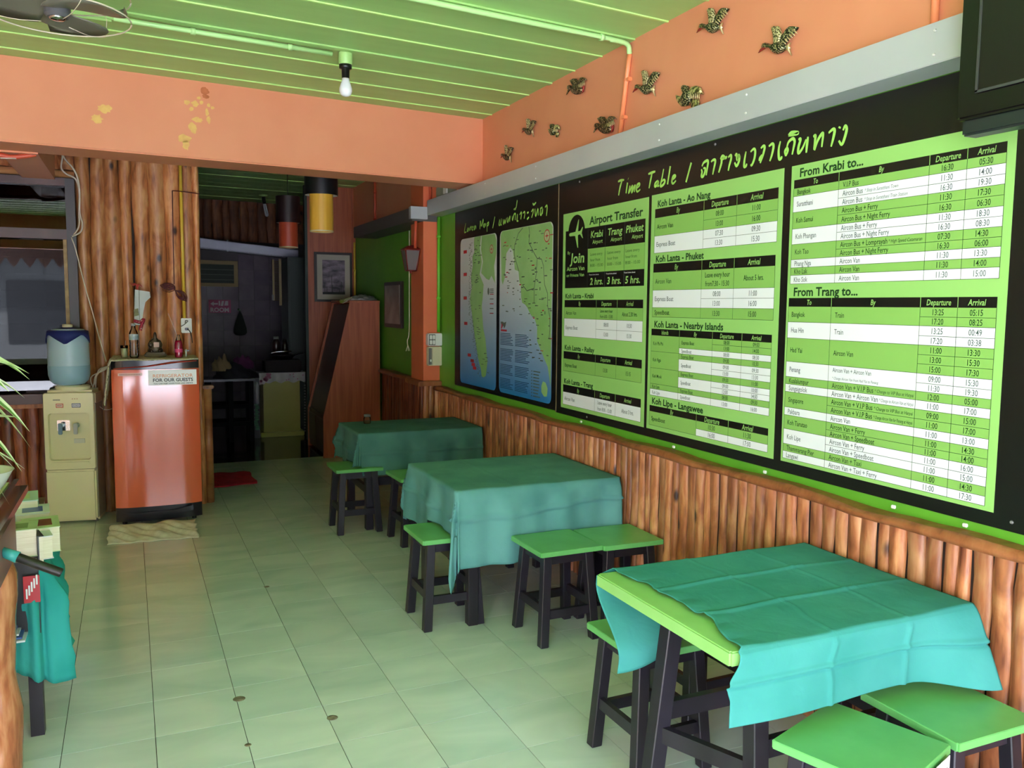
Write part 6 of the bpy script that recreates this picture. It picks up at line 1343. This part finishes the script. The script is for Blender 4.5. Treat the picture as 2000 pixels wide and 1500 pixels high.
heap('cloth_heap', 'purple cloth at the right of the dark kitchen heap', 'cloth', (1.08, 10.02, .82), (.12, .10, .13), mat('purple_heap', (94, 36, 84), .8), 3)
# red mat
g = B(); rows_ = []; Q = [Vector(q) for q in ((.46, 7.40), (.908, 7.47), (.90, 8.0), (.46, 8.06))]
for i in range(25):
    s_ = i/24; row = []
    for j in range(17):
        q_ = j/16; p = (Q[0]*(1-s_)+Q[1]*s_)*(1-q_)+(Q[3]*(1-s_)+Q[2]*s_)*q_; row.append(g.verts.new((p.x+.008*math.sin(q_*9), p.y+.01*math.sin(s_*11), .009+.005*math.sin(s_*14+q_*5)*math.sin(q_*11))))
    rows_.append(row)
for a, b_ in zip(rows_, rows_[1:]):
    for k in range(16): g.faces.new((a[k], b_[k], b_[k+1], a[k+1])).smooth = True
o = obj('floor_mat', g, mat('crimson_mat', (196, 32, 62), .9, (166, 24, 50), 20, bump=.4)); tag(o, 'crimson red cloth mat on the floor at the kitchen passage', 'mat'); md = o.modifiers.new('thick', 'SOLIDIFY'); md.thickness = .008
# ------------------------------------------------------------------ desk in the left foreground
t = thing('log_desk', 'varnished wooden desk on log legs at the left edge', 'desk', (-.9, 2.4, 0))
VW = mat('dark_red_varnish', (92, 40, 34), .22, (124, 62, 50), 5, stretch=(3, .5, 3), detail=6, coat=.3); VW2 = mat('purple_brown_varnish', (120, 66, 74), .3, (138, 82, 86), 6, stretch=(1, 1, .3)); VL = wood('varnished_log', (96, 48, 30), (160, 96, 62), (206, 150, 108), .2, rnd=.05)
g = B(); bx(g, -1.6, -.418, 1.5, 3.27, .905, .948); obj('desk_top', g, mat('desk_pale_cloth', (190, 198, 168), .6, (200, 206, 178), 6), t)
g = B(); bx(g, -.430, -.365, 1.5, 3.31, .885, .955, bev=.024); obj('edge_trim', g, VW, t); g = B(); bx(g, -1.6, -.40, 3.255, 3.31, .885, .955, bev=.02); obj('edge_trim', g, VW, t)
obj('apron', bx(B(), -.400, -.383, 1.5, 3.09, .745, .895), VW2, t); obj('apron', bx(B(), -1.55, -.40, 3.05, 3.08, .76, .895), VW2, t)
for x, y in ((-.452, 3.02), (-1.5, 3.02)):
    g = B(); rn = random.Random(3); P_ = [(x+.008*math.sin(k*.9), y+.006*math.cos(k*1.3), .76-.76*k/12) for k in range(13)][::-1]
    tube(g, P_, .064, 18, taper=[1.06+.05*math.sin(k*1.9) for k in range(12)]+[.86]); obj('log_leg', g, VL, t)
t = thing('bowl', 'white bowl with yellow flowers floating, on the corner of the desk', 'bowl', (-.52, 3.02, .948))
c = (-.480, 3.0, .948)
obj('bowl_body', lathe(B(), [(.035, 0), (.05, .004), (.085, .045), (.108, .088), (.112, .092), (.106, .090), (.082, .048), (.04, .012), (.0005, .010)], c, 40, close=False), mat('bowl_white_glaze', (216, 220, 214), .15), t)
obj('water', lathe(B(), [(.0005, .062), (.090, .062)], c, 30, close=False), mat('bowl_water', (84, 92, 74), .05), t)
g = B()
for k in range(9): a = k*.7; tube(g, bez([(c[0]+.02, c[1], c[2]+.065), (c[0]+.02+.03*math.cos(a), c[1]+.03*math.sin(a), c[2]+.09), (c[0]+.02+.05*math.cos(a), c[1]+.05*math.sin(a), c[2]+.075)], 3), .006, 6)
obj('yellow_petals', g, mat('yellow_flower', (226, 196, 40), .6), t)
# potted plant with striped arching leaves
t = thing('potted_plant', 'potted plant with arching green and white striped leaves on the desk', 'plant', (-.62, 2.62, .948))
LF = bpy.data.materials.new('striped_leaf'); LF.use_nodes = True; q_ = LF.node_tree; N = q_.nodes; Lk = q_.links; p = N['Principled BSDF']; p.inputs['Roughness'].default_value = .4
uv = N.new('ShaderNodeUVMap'); sp = N.new('ShaderNodeSeparateXYZ'); Lk.new(uv.outputs[0], sp.inputs[0]); cr = N.new('ShaderNodeValToRGB'); e = cr.color_ramp.elements
e[0].position = 0; e[0].color = lin((228, 236, 206)); e[1].position = 1; e[1].color = lin((228, 236, 206))
for ps, cc in ((.26, (226, 234, 200)), (.32, (120, 160, 84)), (.5, (88, 136, 66)), (.68, (120, 160, 84)), (.74, (226, 234, 200))): x = e.new(ps); x.color = lin(cc)
Lk.new(sp.outputs['X'], cr.inputs[0]); Lk.new(cr.outputs[0], p.inputs['Base Color'])
obj('pot', lathe(B(), [(.055, 0), (.075, .10), (.082, .105), (.082, .13), (.074, .13), (.07, .11)], (-.62, 2.62, .948), 24), mat('terracotta', (150, 84, 60), .7), t, smooth='auto'); obj('soil', lathe(B(), [(.0005, .112), (.072, .112)], (-.62, 2.62, .948), 20, close=False), mat('soil', (50, 38, 28), .9), t)
obj('stem', tube(B(), [(-.62, 2.62, 1.05), (-.61, 2.63, 1.15), (-.60, 2.62, 1.30)], .012, 8), mat('plant_stem', (130, 130, 80), .6), t)
def leaf(root, tip, arch, wd, seed):
    root = Vector(root); tip = Vector(tip); g = B(); uvl = g.loops.layers.uv.new('UVMap'); n = 14; rows_ = []; d = tip-root; sidev = Vector((-d.y, d.x, 0)); sidev = sidev.normalized() if sidev.length > 1e-5 else Vector((1, 0, 0))
    sidev = (sidev+Vector((0, 0, .25*math.sin(seed)))).normalized()
    for i in range(n+1):
        s_ = i/n; p_ = root+d*s_+Vector((0, 0, arch*4*s_*(1-s_))); w_ = wd*max(.02, math.sin(PI*min(1, s_*.9+.08))**.8)*(1 if s_ < .9 else (1-s_)*10*.9+.1)
        up_ = Vector((0, 0, 1)); rows_.append([g.verts.new(p_+sidev*w_*k+up_*abs(k)*w_*.35) for k in (-1, -.5, 0, .5, 1)])
    for i in range(n):
        for k in range(4):
            f_ = g.faces.new((rows_[i][k], rows_[i][k+1], rows_[i+1][k+1], rows_[i+1][k])); f_.smooth = True
            for lp, (a, b_) in zip(f_.loops, ((k, i), (k+1, i), (k+1, i+1), (k, i+1))): lp[uvl].uv = (a/4, b_/n)
    return obj('leaf', g, LF, t)
R0 = (-.60, 2.62, 1.28)
for k, (x, y, z, ar, wd) in enumerate(((-.268, 2.55, 1.372, .075, .017), (-.275, 2.62, 1.350, .10, .016), (-.31, 2.5, 1.33, .09, .018), (-.335, 2.7, 1.325, .06, .016), (-.30, 2.72, 1.29, .085, .014), (-.33, 2.55, 1.27, .03, .013),
        (-.276, 2.58, 1.212, .10, .017), (-.284, 2.66, 1.155, .115, .018), (-.292, 2.52, 1.115, .085, .016), (-.32, 2.6, 1.13, .04, .017), (-.325, 2.7, 1.085, .075, .016), (-.35, 2.5, 1.05, .06, .015), (-.30, 2.6, 1.25, .02, .015), (-.34, 2.65, 1.0, .10, .016), (-.31, 2.75, 1.08, .05, .008),
        (-.9, 2.6, 1.3, .12, .018), (-.85, 2.4, 1.15, .12, .018), (-.75, 2.9, 1.2, .12, .018), (-.6, 2.3, 1.15, .14, .018), (-.8, 2.8, 1.35, .08, .016), (-.5, 2.95, 1.25, .12, .016))): leaf(R0 if k < 9 else (-.605, 2.62, 1.2), (x, y, z), ar, wd*1.75, k*1.3)
# ------------------------------------------------------------------ book table behind the desk
t = thing('book_table', 'low dark table under the teal cloth loaded with books', 'table', (-.66, 3.72, 0))
bt = lambda x, y: (x-(y-3.3)*.11, y)
g = B(); prism(g, [(-1.0, 3.33, .60), (-.325, 3.33, .60), (-.43, 4.28, .60), (-1.1, 4.2, .60)], (0, 0, .025)); obj('table_top', g, DARKW, t)
for x, y in ((-.375, 3.36), (-.95, 3.36), (-.46, 4.2), (-1.02, 4.1)): obj('leg', bx(B(), x-.022, x+.022, y-.022, y+.022, 0, .60), DARKW, t)
g = B(); nu, nv = 44, 40; rows_ = []
# profile: top then the front/right drop, a strip folded round the near right corner
path = [(-1.02, 3.31), (-.9, 3.305), (-.75, 3.305), (-.6, 3.305), (-.48, 3.305), (-.40, 3.305), (-.345, 3.308), (-.318, 3.325), (-.318, 3.38), (-.33, 3.5), (-.35, 3.68), (-.37, 3.86), (-.395, 4.08), (-.41, 4.22)]
PP = bez([(x, y, 0) for x, y in path], 6); cs = Vector((-.7, 3.8, 0))
for i, p_ in enumerate(PP):
    row = [g.verts.new((p_.x+(cs.x-p_.x)*.9, p_.y+(cs.y-p_.y)*.9, .630)), g.verts.new((p_.x+(cs.x-p_.x)*.1, p_.y+(cs.y-p_.y)*.1, .630)), g.verts.new((p_.x, p_.y, .626))]
    tn = (PP[min(i+1, len(PP)-1)]-PP[max(i-1, 0)]).normalized(); nn = Vector((tn.y, -tn.x, 0)); s_ = i/len(PP); corner = math.exp(-((s_-.52)/.09)**2)
    for k in range(1, 19):
        d = .40*k/18*(1+.12*corner-.12*(1-s_)); rp = .028*sstep(d/.15)*(math.sin(i*.62)+.5*math.sin(i*1.31+1))
        fold = .022*math.exp(-((d-.34)/.012)**2)+.018*math.exp(-((d-.12)/.05)**2)
        o_ = .004+.045*d+rp+.035*corner*d+fold*(.6 if s_ > .3 else .3); row.append(g.verts.new((p_.x+nn.x*o_, p_.y+nn.y*o_, .626-d)))
    rows_.append(row)
for a, b_ in zip(rows_, rows_[1:]):
    for k in range(len(a)-1): g.faces.new((a[k], a[k+1], b_[k+1], b_[k])).smooth = True
bmesh.ops.recalc_face_normals(g, faces=g.faces)
C4 = worn('teal_cotton_books', (44, 148, 144), (58, 164, 160)); o = obj('tablecloth', g, C4); tag(o, 'turquoise cloth hanging in folds from the book table', 'tablecloth'); o.modifiers.new('thick', 'SOLIDIFY').thickness = .002
PAGES = mat('book_pages', (240, 232, 214), .7, (226, 216, 194), 60, stretch=(.2, .2, 6))
def book(label, x, y, z, w_, d_, h, rz, cover, top=None, name='book', grp='books and booklets on the low table', tilt=0):
    t = thing(name, label, 'book', (x, y, z), rz, group=grp)
    if tilt: t.rotation_euler = (0, tilt, rz)
    obj('page_block', bx(B(), -w_/2+.004, w_/2-.003, -d_/2+.003, d_/2-.003, .002, h-.002), PAGES, t, local=True)
    g = B(); bx(g, -w_/2, w_/2, -d_/2, d_/2, h-.003, h); bx(g, -w_/2, w_/2, -d_/2, d_/2, 0, .003); bx(g, -w_/2, -w_/2+.004, -d_/2, d_/2, .003, h-.003); obj('cover', g, cover, t, local=True)
    if top: g = B(); bx(g, -w_*.3, w_*.3, -d_*.3, d_*.25, h, h+.0008); obj('cover_print', g, top, t, local=True)
    return t
CG1 = mat('cover_light_green', (190, 210, 164), .4, (202, 220, 178), 12); CT = mat('cover_pale_teal', (190, 226, 222), .35); CBN = mat('cover_brown', (110, 82, 60), .5); CNV = mat('cover_navy', (34, 50, 108), .4); CRD = mat('cover_red', (176, 40, 52), .35); CGD = mat('cover_dark_green', (30, 120, 72), .4); CRP = mat('cover_print_red_brown', (128, 64, 48), .5); CWH = mat('brochure_white', (220, 226, 230), .35); CBL = mat('brochure_blue', (70, 100, 170), .35); CBK = mat('cover_black', (36, 36, 40), .4)
A6 = .10
book('brown book lying flat at the far end of the low table', -.50, 4.05, .632, .16, .22, .05, A6, CBN)
book('dark wooden boxed book at the far right corner', -.46, 3.98, .684, .15, .20, .035, A6-.05, CBN)
book('pale green and teal paperback on top of the farthest pile', -.475, 3.92, .721, .15, .20, .042, A6, CT, CG1)
book('navy covered book in the middle row of the low table', -.52, 3.72, .632, .15, .20, .055, .0, CBN)
book('thin navy booklet on top of the middle pile', -.485, 3.70, .689, .13, .17, .018, .3, CNV)
book('white and blue brochure stack beside the navy booklet', -.41, 3.80, .632, .12, .17, .10, A6, CWH, CBL)
book('white paperback with dark green cover print, left of the brown patterned book', -.478, 3.59, .632, .11, .16, .085, .05, CWH, CGD)
book('light green paperback with brown pattern, right of the green printed one', -.362, 3.58, .632, .125, .19, .095, .12, CG1, CRP)
book('thick light green paperback with cream pages facing out', -.43, 3.42, .658, .15, .135, .10, .06, CG1, mat('cover_print_dull_green', (136, 158, 112), .5))
book('leaning stack of white brochures behind the black booklet', -.345, 3.47, .632, .05, .15, .085, .2, CWH)
book('black booklet standing at the right edge of the low table', -.352, 3.395, .632, .02, .10, .10, .25, CBK)
book('dark book lying flat beneath the thick light green one', -.435, 3.415, .631, .16, .15, .026, .03, CBK)
t = thing('brochure_box', 'dark box of brochures hanging on the near side of the book table', 'box', (-.40, 3.2, .4))
obj('box_back', bx(B(), -.52, -.345, 3.285, 3.297, .40, .66), CBK, t)
obj('red_leaflet', rotz(bx(B(), -.36-.03, -.36+.02, 3.262, 3.268, .52, .615), 0), CRD, t, label='red leaflet with pale lettering')
g = B()
for k in range(5): bx(g, -.383+k*.008, -.378+k*.008, 3.2605, 3.2622, .535+k*.012, .57+k*.012)
obj('leaflet_marks', g, CWH, t)
obj('pink_leaflet', bx(B(), -.455, -.415, 3.250, 3.256, .44, .55), mat('leaflet_pink', (226, 84, 110), .35), t); g = B(); prism(g, [(-.45, 3.245, .53), (-.42, 3.245, .53), (-.43, 3.245, .58)], (0, .004, 0)); obj('orange_leaflet', g, mat('leaflet_orange', (230, 110, 60), .4), t)
for k in range(4): obj('blue_white_brochure', bx(B(), -.49, -.385-.01*k, 3.20+.01*k, 3.30, .405+k*.009, .411+k*.009), CBL if k % 2 else CWH, t)
# black tube
t = thing('black_tube', 'open ended black tube with turquoise grip sticking out from the desk', 'tube', (-.33, 2.8, .8))
g = B(); a = Vector((-.345, 2.80, .810)); b_ = Vector((-.232, 2.78, .755)); cyl(g, a, b_, .0135, n=24, caps=False); cyl(g, b_, a, .0115, n=24, caps=False); obj('barrel', g, mat('tube_black', (26, 22, 20), .35), t, smooth='auto')
g = B(); cyl(g, a+(a-b_)*.36, a, .0145, .017, 20); obj('grip', g, mat('tube_turquoise', (60, 160, 160), .4), t)
# ------------------------------------------------------------------ house across the street (seen in the glass and gloss)
t = thing('opposite_house', 'darkened house with carved eave board across the street', 'house', (-1, -13, -.12), kind='structure')
obj('house_wall', bx(B(), -9, 8, -14.6, -14.2, -.12, 4.2), mat('darkened_house_wall', (84, 88, 90), .7), t)  # wall colour darkened so its reflection in the window stays dim
for x in (-7, -3.4, .2, 3.8): obj('window_opening', bx(B(), x, x+1.6, -14.19, -14.15, .8, 2.6), mat('house_dark_window', (30, 34, 38), .3), t)
obj('roof', prism(B(), [(-10, -12.6, 3.7), (-10, -16, 5.2), (-10, -16, 5.3), (-10, -12.6, 3.8)], (19, 0, 0)), mat('house_roof', (70, 80, 74), .6), t)
# eave of this shop above the open front, with hanging fretwork
t = thing('shop_eave', 'carved fretwork eave board over the open shopfront', 'eave', (0, -3.3, 2.5), kind='structure')
obj('lintel', bx(B(), -2.95, 2.55, -1.42, -1.25, 2.55, 2.93), ORANGE, t)
g = B(); bx(g, -3.6, 3.2, -3.30, -3.27, 2.52, 2.95); FT = mat('fretwork_dark', (120, 96, 90), .6); obj('eave_board', g, FT, t)
for k in range(28):
    x = -3.5+k*.24; g = B(); prism(g, [(x, -3.30, 2.53), (x+.22, -3.30, 2.53), (x+.17, -3.30, 2.44), (x+.11, -3.30, 2.36), (x+.05, -3.30, 2.44)], (0, .02, 0)); obj('fretwork_piece', g, FT, t)
for x in (-2.4, 2.3): obj('front_post', bx(B(), x-.07, x+.07, -1.55, -1.41, -.12, 2.93), ORANGE_D, t)
bpy.data.objects.remove(_to)
